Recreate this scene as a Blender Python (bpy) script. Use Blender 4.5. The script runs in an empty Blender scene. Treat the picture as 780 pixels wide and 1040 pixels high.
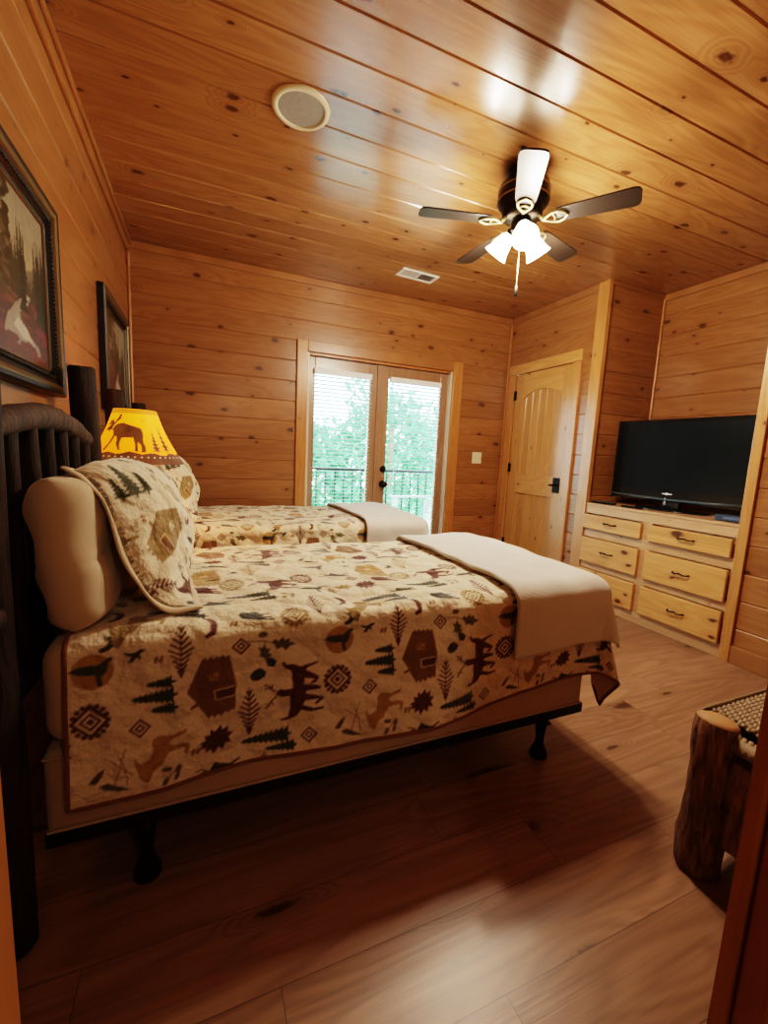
import bpy, bmesh, math, random
import numpy as np
from mathutils import Vector, Matrix
random.seed(7); rng = np.random.default_rng(7)
C = bpy.context.scene.collection
PI = math.pi
# ------------------------------------------------------------------ room sizes (metres)
B, W, H, W2 = 3.638, 3.496, 2.628, 4.15      # back wall y, right wall x, ceiling z, niche back x
NY0, NY1 = 1.324, 2.467                       # niche from / to (y)
FY = 0.08                                    # room face of the doorway wall
DX0, DX1 = 0.416, 1.165                      # doorway from / to (x)

# ------------------------------------------------------------------ node helper
class NT:
    def __init__(s, name, rough=.5, spec=.5, metal=0., coat=0., coatr=.1):
        s.m = bpy.data.materials.new(name); s.m.use_nodes = True
        s.t = s.m.node_tree; s.t.nodes.clear()
        s.out = s.t.nodes.new('ShaderNodeOutputMaterial')
        s.b = s.t.nodes.new('ShaderNodeBsdfPrincipled')
        s.b.inputs['Roughness'].default_value = rough
        s.b.inputs['Metallic'].default_value = metal
        s.b.inputs['Specular IOR Level'].default_value = spec
        s.b.inputs['Coat Weight'].default_value = coat
        s.b.inputs['Coat Roughness'].default_value = coatr
        s.t.links.new(s.b.outputs[0], s.out.inputs[0])
    def put(s, sock, v):
        if isinstance(v, bpy.types.NodeSocket): s.t.links.new(v, sock)
        elif isinstance(v, (tuple, list)) and len(v) == 3 and sock.type == 'RGBA': sock.default_value = (*v, 1)
        else: sock.default_value = v
    def n(s, typ, ins=None, **kw):
        nd = s.t.nodes.new(typ)
        for k, v in kw.items(): setattr(nd, k, v)
        for k, v in (ins or {}).items(): s.put(nd.inputs[k], v)
        return nd
    def m_(s, op, a, b=None, c=None, clamp=False):
        nd = s.t.nodes.new('ShaderNodeMath'); nd.operation = op; nd.use_clamp = clamp
        s.put(nd.inputs[0], a)
        if b is not None: s.put(nd.inputs[1], b)
        if c is not None: s.put(nd.inputs[2], c)
        return nd.outputs[0]
    def mix(s, f, a, b, typ='MIX'):
        nd = s.t.nodes.new('ShaderNodeMix'); nd.data_type = 'RGBA'; nd.blend_type = typ
        s.put(nd.inputs[0], f); s.put(nd.inputs[6], a); s.put(nd.inputs[7], b)
        return nd.outputs[2]
    def ramp(s, f, stops):
        nd = s.t.nodes.new('ShaderNodeValToRGB'); s.put(nd.inputs[0], f)
        e = nd.color_ramp.elements
        while len(e) < len(stops): e.new(.5)
        for i, (p, c) in enumerate(stops):
            e[i].position = p; e[i].color = (*c, 1) if len(c) == 3 else c
        return nd.outputs[0]
    def coords(s, world=False):
        if world:
            o = s.n('ShaderNodeNewGeometry').outputs['Position']
        else: o = s.n('ShaderNodeTexCoord').outputs['Object']
        sp = s.n('ShaderNodeSeparateXYZ', {0: o}); return sp.outputs
    def vec(s, x, y, z=0.):
        return s.n('ShaderNodeCombineXYZ', {0: x, 1: y, 2: z}).outputs[0]
    def noise(s, v, scale, detail=3., rough=.55, dist=0.):
        return s.n('ShaderNodeTexNoise', {'Vector': v, 'Scale': scale, 'Detail': detail, 'Roughness': rough, 'Distortion': dist}).outputs[0]
    def bump(s, h, strength=.3, dist=.01):
        nd = s.n('ShaderNodeBump', {'Height': h, 'Strength': strength, 'Distance': dist})
        s.t.links.new(nd.outputs[0], s.b.inputs['Normal'])
        s.t.links.new(nd.outputs[0], s.b.inputs['Coat Normal'])
    def color(s, v): s.put(s.b.inputs['Base Color'], v)

def flat(name, col, rough=.5, metal=0., spec=.5, coat=0., noisy=0.):
    a = NT(name, rough, spec, metal, coat)
    if noisy:
        x, y, z = a.coords()
        nz = a.noise(a.vec(x, y, z), 60., 4.)
        a.color(a.mix(a.m_('MULTIPLY', nz, noisy), col, tuple(c * .35 for c in col)))
        a.bump(nz, .12, .002)
    else: a.color(col)
    return a.m

def pine(name, grain, across, width=.172, off=0., light=(.62, .30, .10), mid=(.47, .19, .05), dark=(.30, .10, .022),
         rough=.32, knots=1., coat=.25, third=None, vary=.30, joint=None, seam=0., knot_scale=(3.2, 6.)):
    """varnished knotty pine; grain / across are axis numbers; planks of `width` across"""
    a = NT(name, rough, .5, 0., coat, .19)
    co = a.coords(True)
    g, c = co[grain], co[across]
    rest = co[3 - grain - across]
    pl = a.m_('DIVIDE', a.m_('SUBTRACT', c, off), width)
    pid = a.m_('FLOOR', pl)
    if joint:
        sh = a.n('ShaderNodeTexWhiteNoise', {'W': pid}, noise_dimensions='1D').outputs[0]
        gj = a.m_('ADD', a.m_('DIVIDE', g, joint), a.m_('MULTIPLY', sh, 7.3))
        pid2 = a.m_('ADD', a.m_('MULTIPLY', pid, 13.7), a.m_('FLOOR', gj))
    else: pid2 = pid
    rnd = a.n('ShaderNodeTexWhiteNoise', {'W': a.m_('ADD', pid2, .37)}, noise_dimensions='1D').outputs[0]
    gg = a.m_('ADD', g, a.m_('MULTIPLY', rnd, 9.7)); cc = a.m_('ADD', c, a.m_('MULTIPLY', rnd, 3.1))
    # knots: one voronoi cell per stretch of plank, most of them dropped
    kv = a.vec(a.m_('MULTIPLY', gg, knot_scale[0]), a.m_('MULTIPLY', cc, knot_scale[1]), a.m_('MULTIPLY', rest, 1.5))
    vo = a.n('ShaderNodeTexVoronoi', {'Vector': kv, 'Scale': 1., 'Randomness': 1.}, voronoi_dimensions='2D')
    rndc = a.n('ShaderNodeSeparateColor', {0: vo.outputs['Color']}).outputs
    size = a.m_('MULTIPLY', a.m_('SUBTRACT', rndc[0], .35), .13 * knots)
    size = a.m_('MAXIMUM', size, .0001)
    wob = a.noise(a.vec(a.m_('MULTIPLY', gg, 30.), a.m_('MULTIPLY', cc, 45.), rnd), 1., 2.)
    kd0 = a.m_('DIVIDE', vo.outputs['Distance'], size)
    kd = a.m_('MULTIPLY', kd0, a.m_('MULTIPLY_ADD', wob, 1.5, .30))
    knot = a.n('ShaderNodeMapRange', {'Value': kd, 'From Min': 1.1, 'From Max': .55, 'To Min': 0., 'To Max': 1.}).outputs[0]
    halo = a.n('ShaderNodeMapRange', {'Value': kd0, 'From Min': 3.2, 'From Max': .8, 'To Min': 0., 'To Max': 1.}).outputs[0]
    bend = a.m_('MULTIPLY', halo, .35)
    # cathedral grain
    low = a.noise(a.vec(a.m_('MULTIPLY', gg, .9), a.m_('MULTIPLY', cc, 6.5), rnd), 1., 2., .5, .4)
    ring = a.m_('SINE', a.m_('MULTIPLY', a.m_('ADD', low, bend), 60.))
    ring = a.m_('MULTIPLY_ADD', ring, .5, .5)
    fine = a.noise(a.vec(a.m_('MULTIPLY', gg, 2.2), a.m_('MULTIPLY', cc, 110.), rnd), 1., 4., .6)
    v = a.m_('ADD', a.m_('MULTIPLY', ring, .20), a.m_('ADD', a.m_('MULTIPLY', fine, .50), a.m_('MULTIPLY', low, .34)))
    col = a.ramp(v, [(.18, light), (.52, mid), (.95, dark)])
    br = a.m_('MULTIPLY_ADD', rnd, vary, 1. - vary * .55)
    col = a.mix(1., col, a.n('ShaderNodeCombineColor', {0: br, 1: a.m_('POWER', br, 1.15), 2: a.m_('POWER', br, 1.3)}).outputs[0], 'MULTIPLY')
    blot = a.noise(a.vec(a.m_('MULTIPLY', gg, 1.), a.m_('MULTIPLY', cc, 3.), 4.), 1.4, 2.)
    col = a.mix(a.m_('MULTIPLY', blot, .5), col, tuple(x * .75 for x in mid), 'MIX')
    col = a.mix(a.m_('MULTIPLY', halo, .25), col, dark)
    col = a.mix(a.m_('MULTIPLY', knot, .9), col, (.055, .018, .008))
    if seam:
        fr = a.m_('FRACT', pl)
        e = a.m_('MINIMUM', fr, a.m_('SUBTRACT', 1., fr))
        sm = a.m_('LESS_THAN', e, seam / width)
        if joint:
            fj = a.m_('FRACT', gj); ej = a.m_('MINIMUM', fj, a.m_('SUBTRACT', 1., fj))
            sm = a.m_('MAXIMUM', sm, a.m_('LESS_THAN', ej, seam / joint))
        col = a.mix(a.m_('MULTIPLY', sm, .6), col, tuple(x * .3 for x in dark))
    a.color(col)
    a.bump(a.m_('ADD', fine, a.m_('MULTIPLY', blot, 1.5)), .10, .004)
    return a.m

WALLC = dict(light=(.43, .210, .086), mid=(.325, .142, .052), dark=(.165, .062, .020))
M = {}
M['wall_x'] = pine('pine_wall_x', 0, 2, .172, .045, knots=1.75, **WALLC)                 # planks run along x
M['wall_y'] = pine('pine_wall_y', 1, 2, .172, .045, knots=1.75, **WALLC)                 # planks run along y
M['ceiling'] = pine('pine_ceiling', 0, 1, .180, .122, light=(.45, .232, .102), mid=(.345, .160, .062), dark=(.17, .065, .022), rough=.24, coat=.62, knots=1.6)
M['trim_x'] = pine('pine_trim_x', 0, 1, 5., .3, knots=.5, **WALLC)
M['trim_y'] = pine('pine_trim_y', 1, 0, 5., .3, knots=.5, **WALLC)
M['trim_z'] = pine('pine_trim_z', 2, 0, 5., .3, knots=.5, light=(.52, .25, .085), mid=(.43, .18, .055), dark=(.27, .095, .024))
M['trim_zy'] = pine('pine_trim_zy', 2, 1, 5., .3, knots=.6, light=(.56, .29, .11), mid=(.47, .21, .07), dark=(.30, .11, .03))
PALE = dict(light=(.60, .335, .135), mid=(.50, .25, .085), dark=(.32, .13, .036))
M['door_z'] = pine('pine_door', 2, 1, .095, .02, knots=.9, vary=.14, **PALE)
M['door_y'] = pine('pine_door_rail', 1, 2, 5., .3, knots=.9, **PALE)
M['drawer'] = pine('pine_drawer', 1, 2, .20, .1, knots=2., vary=.15, light=(.72, .41, .175), mid=(.61, .305, .105), dark=(.38, .14, .04), rough=.3)
M['face'] = pine('pine_face_frame', 1, 2, 5., .3, knots=.4, light=(.60, .37, .21), mid=(.50, .29, .15), dark=(.34, .16, .07))
M['french'] = pine('stained_french_door', 2, 0, 5., .3, knots=.2, light=(.36, .21, .125), mid=(.29, .155, .085), dark=(.18, .085, .04), rough=.35)
M['jamb'] = pine('stained_jamb', 2, 1, 5., .3, knots=.2, light=(.46, .19, .06), mid=(.38, .14, .04), dark=(.24, .08, .02), rough=.4)
M['floor'] = pine('laminate_floor', 0, 1, .19, .05, light=(.43, .256, .155), mid=(.30, .162, .094), dark=(.10, .050, .028), rough=.36, knots=1.6, coat=.0, vary=.30, joint=1.22, seam=.0011, knot_scale=(1.1, 4.5))

def bark_mat(name, col, col2, scale=1.):
    a = NT(name, .75, .3)
    x, y, z = a.coords()
    nz = a.noise(a.vec(a.m_('MULTIPLY', x, 30. * scale), a.m_('MULTIPLY', y, 30. * scale), a.m_('MULTIPLY', z, 5. * scale)), 1., 5., .65, .8)
    a.color(a.ramp(nz, [(.3, col2), (.6, col), (.85, tuple(min(1, c * 1.8) for c in col))]))
    a.bump(nz, .7, .015); return a.m
M['hickory'] = bark_mat('dark_hickory_bark', (.040, .022, .013), (.012, .007, .005), 1.)
M['rail_log'] = bark_mat('hickory_rail_bark', (.085, .052, .032), (.03, .018, .012), 1.)
M['bark'] = bark_mat('rough_tree_bark', (.30, .16, .09), (.045, .02, .012), 2.)
M['cut_wood'] = flat('cut_log_end', (.50, .27, .12), .6, noisy=.5)
M['black_metal'] = flat('black_metal', (.012, .011, .010), .42, .6, noisy=.3)
M['steel_brown'] = flat('dark_steel_frame', (.022, .016, .013), .45, .7)
M['bronze'] = flat('dark_bronze', (.03, .02, .014), .3, .85)
M['blade'] = flat('dark_fan_blade', (.022, .015, .011), .40, 0., .28, 0., .4)
M['white_plastic'] = flat('white_plastic', (.78, .75, .68), .4)
M['grille'] = flat('speaker_grille', (.42, .40, .36), .6, noisy=.6)
M['cream_plastic'] = flat('cream_plastic', (.74, .66, .48), .35)
M['louver_dark'] = flat('duct_dark', (.05, .045, .04), .7)
M['tv_black'] = flat('black_tv_bezel', (.006, .007, .008), .18, 0., .6, .3)
M['tv_screen'] = flat('black_tv_screen', (.004, .009, .012), .22, 0., .5)
M['silver'] = flat('silver_mark', (.75, .78, .8), .3)
M['box_blue'] = flat('dark_blue_plastic', (.03, .045, .075), .35)
M['blind'] = flat('white_blind_slat', (.80, .83, .84), .45)
M['deck'] = pine('deck_boards', 0, 1, .14, 0., light=(.50, .47, .42), mid=(.42, .39, .35), dark=(.28, .25, .22), knots=.3, rough=.6, coat=0., seam=.004)
M['bench_paint'] = flat('weathered_bench_wood', (.52, .50, .48), .6, noisy=.4)
def fabric(name, col, scale=500., bumps=.25, sheen=.3, quilt=False, knit=False):
    a = NT(name, .9, .15)
    a.b.inputs['Sheen Weight'].default_value = sheen
    x, y, z = a.coords(); v = a.vec(x, y, z)
    nz = a.noise(v, 9., 3.)
    a.color(a.mix(a.m_('MULTIPLY', nz, .5), col, tuple(c * .78 for c in col)))
    if knit:
        h = a.m_('ADD', a.m_('SINE', a.m_('MULTIPLY', a.m_('ADD', y, z), 1000.)), a.m_('SINE', a.m_('MULTIPLY', x, 1000.)))
        a.bump(a.m_('ADD', a.m_('MULTIPLY', h, .5), a.noise(v, 40., 3.)), .35, .006)
    else: a.bump(a.m_('ADD', a.noise(v, scale, 2.), a.m_('MULTIPLY', nz, 2.)), bumps, .004)
    return a.m
M['sheet'] = fabric('cream_sheet_cotton', (.62, .47, .31))
M['boxspring'] = fabric('beige_box_spring_cloth', (.50, .37, .25))
M['pillow'] = fabric('tan_pillowcase', (.56, .45, .31), bumps=.2)
M['blanket'] = fabric('cream_knit_blanket', (.72, .68, .62), knit=True, sheen=.5)
M['binding'] = fabric('rust_brown_binding', (.22, .085, .035))
M['lining'] = fabric('cream_quilt_lining', (.62, .50, .34))
def print_mat():
    a = NT('printed_quilt_cotton', .88, .15)
    a.b.inputs['Sheen Weight'].default_value = .25
    at = a.n('ShaderNodeVertexColor', layer_name='print').outputs[0]
    uv = a.n('ShaderNodeAttribute', attribute_name='flat').outputs['Vector']
    mott = a.noise(uv, 110., 3., .7)
    col = a.mix(a.m_('MULTIPLY', mott, .26), at, (.30, .22, .12), 'MIX')
    a.color(col)
    vo = a.n('ShaderNodeTexVoronoi', {'Vector': uv, 'Scale': 15., 'Smoothness': .25}, feature='SMOOTH_F1')
    wav = a.noise(uv, 34., 2.)
    h = a.m_('SUBTRACT', a.m_('MULTIPLY', wav, .55), a.m_('MULTIPLY', vo.outputs['Distance'], 1.))
    a.bump(h, .9, .022); return a.m
M['print'] = print_mat()

# ------------------------------------------------------------------ mesh helpers
def link(name, me, mat=None, parent=None):
    o = bpy.data.objects.new(name, me); C.objects.link(o)
    if mat is not None:
        for k in (mat if isinstance(mat, (list, tuple)) else [mat]): me.materials.append(k)
    if parent is not None: o.parent = parent
    return o
def fin(name, bm, mat, parent=None, smooth=False, bevel=0., off=None):
    bmesh.ops.recalc_face_normals(bm, faces=bm.faces)
    me = bpy.data.meshes.new(name); bm.to_mesh(me); bm.free()
    if smooth:
        for p in me.polygons: p.use_smooth = True
    o = link(name, me, mat, parent)
    if bevel:
        b = o.modifiers.new('bevel', 'BEVEL'); b.width = bevel; b.segments = 2; b.limit_method = 'ANGLE'
    return o
def box(bm, x0, x1, y0, y1, z0, z1, mi=0, M4=None):
    r = bmesh.ops.create_cube(bm, size=1)
    for v in r['verts']:
        v.co = Vector(((x0 + x1) / 2 + v.co.x * (x1 - x0), (y0 + y1) / 2 + v.co.y * (y1 - y0), (z0 + z1) / 2 + v.co.z * (z1 - z0)))
        if M4 is not None: v.co = M4 @ v.co
    for f in {f for v in r['verts'] for f in v.link_faces}: f.material_index = mi
    return r['verts']
def tube(bm, pts, rad, seg=12, caps=True, mi=0, wob=0.):
    """round bar through pts; rad is a number or one per point"""
    pts = [Vector(p) for p in pts]; n = len(pts)
    rr = rad if isinstance(rad, (list, tuple)) else [rad] * n
    rings = []; up = None
    for i, p in enumerate(pts):
        t = (pts[min(i + 1, n - 1)] - pts[max(i - 1, 0)]).normalized()
        if up is None:
            up = Vector((0, 0, 1)) if abs(t.z) < .9 else Vector((1, 0, 0))
        a = t.cross(up).normalized(); b = a.cross(t).normalized(); up = b
        ring = []
        for k in range(seg):
            w = 1 + (random.uniform(-wob, wob) if wob else 0)
            ring.append(bm.verts.new(p + (a * math.cos(2 * PI * k / seg) + b * math.sin(2 * PI * k / seg)) * rr[i] * w))
        rings.append(ring)
    for i in range(n - 1):
        for k in range(seg):
            f = bm.faces.new((rings[i][k], rings[i][(k + 1) % seg], rings[i + 1][(k + 1) % seg], rings[i + 1][k])); f.material_index = mi
    if caps:
        for r_, rev in ((rings[0], True), (rings[-1], False)):
            f = bm.faces.new(r_[::-1] if rev else r_); f.material_index = mi
def lathe(bm, prof, seg=32, axis_pt=(0, 0), M4=None, mi=0):
    rings = []
    for r, z in prof:
        if r < 1e-6:
            v = bm.verts.new((axis_pt[0], axis_pt[1], z)); rings.append([v]); continue
        rings.append([bm.verts.new((axis_pt[0] + r * math.cos(2 * PI * k / seg), axis_pt[1] + r * math.sin(2 * PI * k / seg), z)) for k in range(seg)])
    for a, b in zip(rings, rings[1:]):
        for k in range(seg):
            k2 = (k + 1) % seg
            if len(a) == 1 and len(b) == 1: continue
            if len(a) == 1: f = bm.faces.new((a[0], b[k], b[k2]))
            elif len(b) == 1: f = bm.faces.new((a[k], a[k2], b[0]))
            else: f = bm.faces.new((a[k], a[k2], b[k2], b[k]))
            f.material_index = mi
    if M4 is not None:
        for r in rings:
            for v in r: v.co = M4 @ v.co
def prism(bm, poly, z0, z1, M4=None, mi=0):
    a = [bm.verts.new((x, y, z0)) for x, y in poly]; b = [bm.verts.new((x, y, z1)) for x, y in poly]
    fs = [bm.faces.new(a[::-1]), bm.faces.new(b)]
    n = len(poly)
    for k in range(n): fs.append(bm.faces.new((a[k], a[(k + 1) % n], b[(k + 1) % n], b[k])))
    for f in fs: f.material_index = mi
    if M4 is not None:
        for v in a + b: v.co = M4 @ v.co
def planks(bm, O, U, V, N, u0, u1, v0, v1, w, off, gw=.007, gd=.005, th=.02):
    """board wall: strips along U, stacked along V, grooved; N points into the room"""
    O, U, V, N = Vector(O), Vector(U), Vector(V), Vector(N)
    prof = []
    k = math.floor((v0 - off) / w)
    prof.append((v0, 0.))
    while True:
        e = off + w * (k + 1); k += 1
        if e >= v1: break
        if e - gw > v0 and e + gw < v1: prof += [(e - gw, 0.), (e - .001, -gd), (e + .001, -gd), (e + gw, 0.)]
    prof.append((v1, 0.))
    A = [bm.verts.new(O + U * u0 + V * v + N * d) for v, d in prof]
    Bv = [bm.verts.new(O + U * u1 + V * v + N * d) for v, d in prof]
    for i in range(len(prof) - 1): bm.faces.new((A[i], Bv[i], Bv[i + 1], A[i + 1]))
    # back
    c = [bm.verts.new(O + U * u + V * v - N * th) for u, v in ((u0, v0), (u1, v0), (u1, v1), (u0, v1))]
    bm.faces.new(c)
    bm.faces.new((A[0], Bv[0], c[1], c[0])); bm.faces.new((A[-1], c[3], c[2], Bv[-1]))
    bm.faces.new(A + [c[3], c[0]]); bm.faces.new(Bv[::-1] + [c[1], c[2]])
def struct(o): o['kind'] = 'structure'; return o
def tag(o, label, cat, group=None, kind=None):
    o['label'] = label; o['category'] = cat
    if group: o['group'] = group
    if kind: o['kind'] = kind
    return o
def empty(name, loc=(0, 0, 0)):
    o = bpy.data.objects.new(name, None); C.objects.link(o); o.location = loc; o.empty_display_size = .1
    return o
def copy_tree(o, parent=None):
    c = o.copy(); C.objects.link(c)
    if parent is not None: c.parent = parent
    for ch in list(o.children): copy_tree(ch, c)
    return c
def strip_x(name, x0, x1, y0, y1, z0, z1, mat, bevel=.004):
    bm = bmesh.new(); box(bm, x0, x1, y0, y1, z0, z1); return struct(fin(name, bm, mat, bevel=bevel))

# ------------------------------------------------------------------ the room
bm = bmesh.new(); box(bm, -.02, W2, -1.9, B + .03, -.05, 0.); struct(fin('floor', bm, M['floor']))
bm = bmesh.new(); planks(bm, (0, 0, H), (1, 0, 0), (0, 1, 0), (0, 0, -1), -.02, W2 + .02, FY - .02, B + .02, .180, .122, gw=.006, gd=.006)
struct(fin('ceiling', bm, M['ceiling']))
bm = bmesh.new(); planks(bm, (0, 0, 0), (0, 1, 0), (0, 0, 1), (1, 0, 0), -.02, B + .12, 0, H, .172, .045); struct(fin('wall_left', bm, M['wall_y']))
FX0, FX1, FZ = 1.345, 2.812, 2.025           # French door opening
bm = bmesh.new()
for u0, u1, v0, v1 in ((0, FX0, 0, H), (FX1, W, 0, H), (FX0, FX1, FZ, H)):
    planks(bm, (0, B, 0), (1, 0, 0), (0, 0, 1), (0, -1, 0), u0, u1, v0, v1, .172, .045, th=.12)
struct(fin('wall_back', bm, M['wall_x']))
RDY0, RDY1, RDZ = 2.744, 3.505, 2.05         # right door opening
bm = bmesh.new()
for u0, u1, v0, v1 in ((NY1, RDY0, 0, H), (RDY1, B, 0, H), (RDY0, RDY1, RDZ, H), (FY, NY0, 0, H)):
    planks(bm, (W, 0, 0), (0, 1, 0), (0, 0, 1), (-1, 0, 0), u0, u1, v0, v1, .172, .045)
struct(fin('wall_right', bm, M['wall_y']))
# niche for the television
bm = bmesh.new(); planks(bm, (W2, 0, 0), (0, 1, 0), (0, 0, 1), (-1, 0, 0), NY0 - .02, NY1 + .02, 0, H, .172, .045); struct(fin('wall_niche_back', bm, M['wall_y']))
bm = bmesh.new(); planks(bm, (0, NY1, 0), (1, 0, 0), (0, 0, 1), (0, -1, 0), W + .02, W2, 0, H, .172, .045); struct(fin('wall_niche_far', bm, M['wall_x']))
bm = bmesh.new(); planks(bm, (0, NY0, 0), (1, 0, 0), (0, 0, 1), (0, 1, 0), W + .02, W2, 0, H, .172, .045); struct(fin('wall_niche_near', bm, M['wall_x']))
# doorway wall, and unseen hall added behind the camera to block sky light
bm = bmesh.new()
for u0, u1, v0, v1 in ((0, DX0 - .022, 0, H), (DX1 + .032, W, 0, H), (DX0 - .022, DX1 + .032, 2.062, H)):
    planks(bm, (0, FY, 0), (1, 0, 0), (0, 0, 1), (0, 1, 0), u0, u1, v0, v1, .172, .045, th=.12)
struct(fin('wall_front', bm, M['wall_x']))
bm = bmesh.new()
planks(bm, (-.02, 0, 0), (0, 1, 0), (0, 0, 1), (1, 0, 0), -1.9, FY - .12, 0, 2.44, .172, .045)
planks(bm, (1.75, 0, 0), (0, 1, 0), (0, 0, 1), (-1, 0, 0), -1.9, FY - .12, 0, 2.44, .172, .045)
planks(bm, (0, -1.88, 0), (1, 0, 0), (0, 0, 1), (0, 1, 0), -.02, 1.75, 0, 2.44, .172, .045)
struct(fin('wall_hall_blocker', bm, M['wall_y']))
bm = bmesh.new(); planks(bm, (0, 0, 2.44), (1, 0, 0), (0, 1, 0), (0, 0, -1), -.04, 1.77, -1.9, FY - .12, .18, .122); struct(fin('ceiling_hall_blocker', bm, M['ceiling']))

# trims
tn = [0]
def trim(x0, x1, y0, y1, z0, z1, mat, bevel=.005):
    tn[0] += 1; return strip_x('trim_%d' % tn[0], x0, x1, y0, y1, z0, z1, mat, bevel)
trim(0, .018, FY, B, H - .085, H, M['trim_y']); trim(.018, .034, FY, B, H - .03, H, M['trim_y'])
trim(0, W, B - .018, B, H - .055, H, M['trim_x'])
trim(W - .018, W, NY1 + .09, B - .018, H - .055, H, M['trim_y'])
trim(W2 - .018, W2, NY0, NY1, H - .055, H, M['trim_y'])
trim(W + .02, W2, NY1 - .018, NY1, H - .03, H, M['trim_x'])
trim(0, .02, B - .02, B, 0, H - .055, M['trim_z'], .008)
trim(W - .022, W, B - .022, B, 0, H - .055, M['trim_z'], .008)
trim(W2 - .02, W2, NY1 - .02, NY1, .85, H - .03, M['trim_z'], .008)
trim(W - .022, W + .02, NY1 - .018, NY1 + .085, 0, H, M['trim_zy'], .003)     # post left of the niche
trim(W - .022, W + .02, NY0 - .055, NY0, 0, H, M['trim_zy'], .003)         # post right of the niche
strip_x('baseboard_left', 0, .016, FY, B, 0, .11, M['trim_y'])
strip_x('baseboard_back', .02, FX0 - .1, B - .016, B, 0, .11, M['trim_x'])
strip_x('baseboard_right', W - .018, W, FY, NY0 - .055, 0, .11, M['trim_y'])
# doorway jambs and casing next to the camera
trim(DX0 - .075, DX0 - .004, FY, FY + .02, 0, 2.12, M['jamb'], .004)
trim(DX1 - .004, DX1 + .075, FY, FY + .02, 0, 2.12, M['jamb'], .004)
trim(DX0 - .02, DX0, FY - .45, FY - .0005, 0, 2.06, M['jamb'], .003)
trim(DX1 + .008, DX1 + .03, FY - .45, FY - .0005, 0, 2.06, M['jamb'], .003)
trim(DX1 - .004, DX1 + .008, FY - .10, FY - .035, 0, 2.05, M['jamb'], .003)
trim(DX0 - .075, DX1 + .075, FY, FY + .02, 2.121, 2.2, M['trim_x'], .004)

# ------------------------------------------------------------------ French doors
fd = struct(empty('door_1', (FX0, B, 0)))
def rel(o, root): o.parent = root; o.matrix_parent_inverse = Matrix.Translation(-Vector(root.location)); return o
def part(name, bm, mat, root, **k): return rel(fin(name, bm, mat, **k), root)
bm = bmesh.new()
box(bm, FX0 - .095, FX0 - .002, B - .022, B, 0, FZ + .095); box(bm, FX1 + .002, FX1 + .105, B - .022, B, 0, FZ + .095)
part('casing', bm, M['trim_z'], fd, bevel=.004)
bm = bmesh.new(); box(bm, FX0 - .002, FX1 + .002, B - .022, B, FZ + .002, FZ + .095)
part('head_casing', bm, M['trim_x'], fd, bevel=.004)
bm = bmesh.new()
box(bm, FX0 + .02, FX1 - .02, B, B + .12, FZ - .02, FZ)
part('frame_head', bm, M['jamb'], fd, bevel=.002)
bm = bmesh.new(); box(bm, FX0, FX0 + .02, B, B + .12, 0, FZ); box(bm, FX1 - .02, FX1, B, B + .12, 0, FZ)
part('door_frame', bm, flat('jamb_highlight', (.62, .52, .40), .35), fd, bevel=.002)  # bright reflection strips on the side jambs put into their pale colour
MIDX = 2.045
def leaf(x0, x1, nm, wa, wb):
    y0, y1 = B + .045, B + .085
    bm = bmesh.new()
    box(bm, x0, x0 + wa, y0, y1, .01, FZ - .022); box(bm, x1 - wb, x1, y0, y1, .01, FZ - .022)
    box(bm, x0 + wa, x1 - wb, y0, y1, FZ - .13, FZ - .022); box(bm, x0 + wa, x1 - wb, y0, y1, .01, .24)
    lf = part(nm, bm, M['french'], fd, bevel=.004)
    g = NT('window_glass', 0., .5); g.t.nodes.remove(g.b)
    tr = g.n('ShaderNodeBsdfTransparent', {0: (.95, .98, .97)}); gl = g.n('ShaderNodeBsdfGlossy', {'Roughness': .02})
    fr = g.n('ShaderNodeFresnel', {'IOR': 1.35}); mx = g.n('ShaderNodeMixShader', {0: fr.outputs[0], 1: tr.outputs[0], 2: gl.outputs[0]})
    g.t.links.new(mx.outputs[0], g.out.inputs[0])
    bm = bmesh.new(); box(bm, x0 + wa, x1 - wb, B + .063, B + .068, .24, FZ - .13)
    p = fin('glass_pane', bm, g.m); p.parent = lf
    return lf
lf1 = leaf(FX0 + .022, MIDX - .003, 'door_leaf', .058, .095); lf2 = leaf(MIDX + .003, FX1 - .022, 'door_leaf', .095, .085)
bm = bmesh.new(); box(bm, MIDX - .028, MIDX + .028, B + .025, B + .0445, .01, FZ - .022); part('astragal', bm, M['french'], fd, bevel=.004)
for zz, r in ((1.03, .026), (.885, .030)):
    bm = bmesh.new(); M4 = Matrix.Translation((2.118, B + .045, zz)) @ Matrix.Rotation(PI / 2, 4, 'X')
    if zz > 1: lathe(bm, [(0, 0), (.032, 0), (.032, .010), (.022, .020), (.010, .022), (0, .022)], 24, M4=M4)
    else: lathe(bm, [(0, 0), (.034, 0), (.034, .008), (.014, .012), (.012, .035), (.028, .045), (.031, .060), (.022, .072), (0, .075)], 24, M4=M4)
    k = fin('deadbolt' if zz > 1 else 'door_knob', bm, M['bronze'], smooth=True); k.parent = lf2
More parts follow.
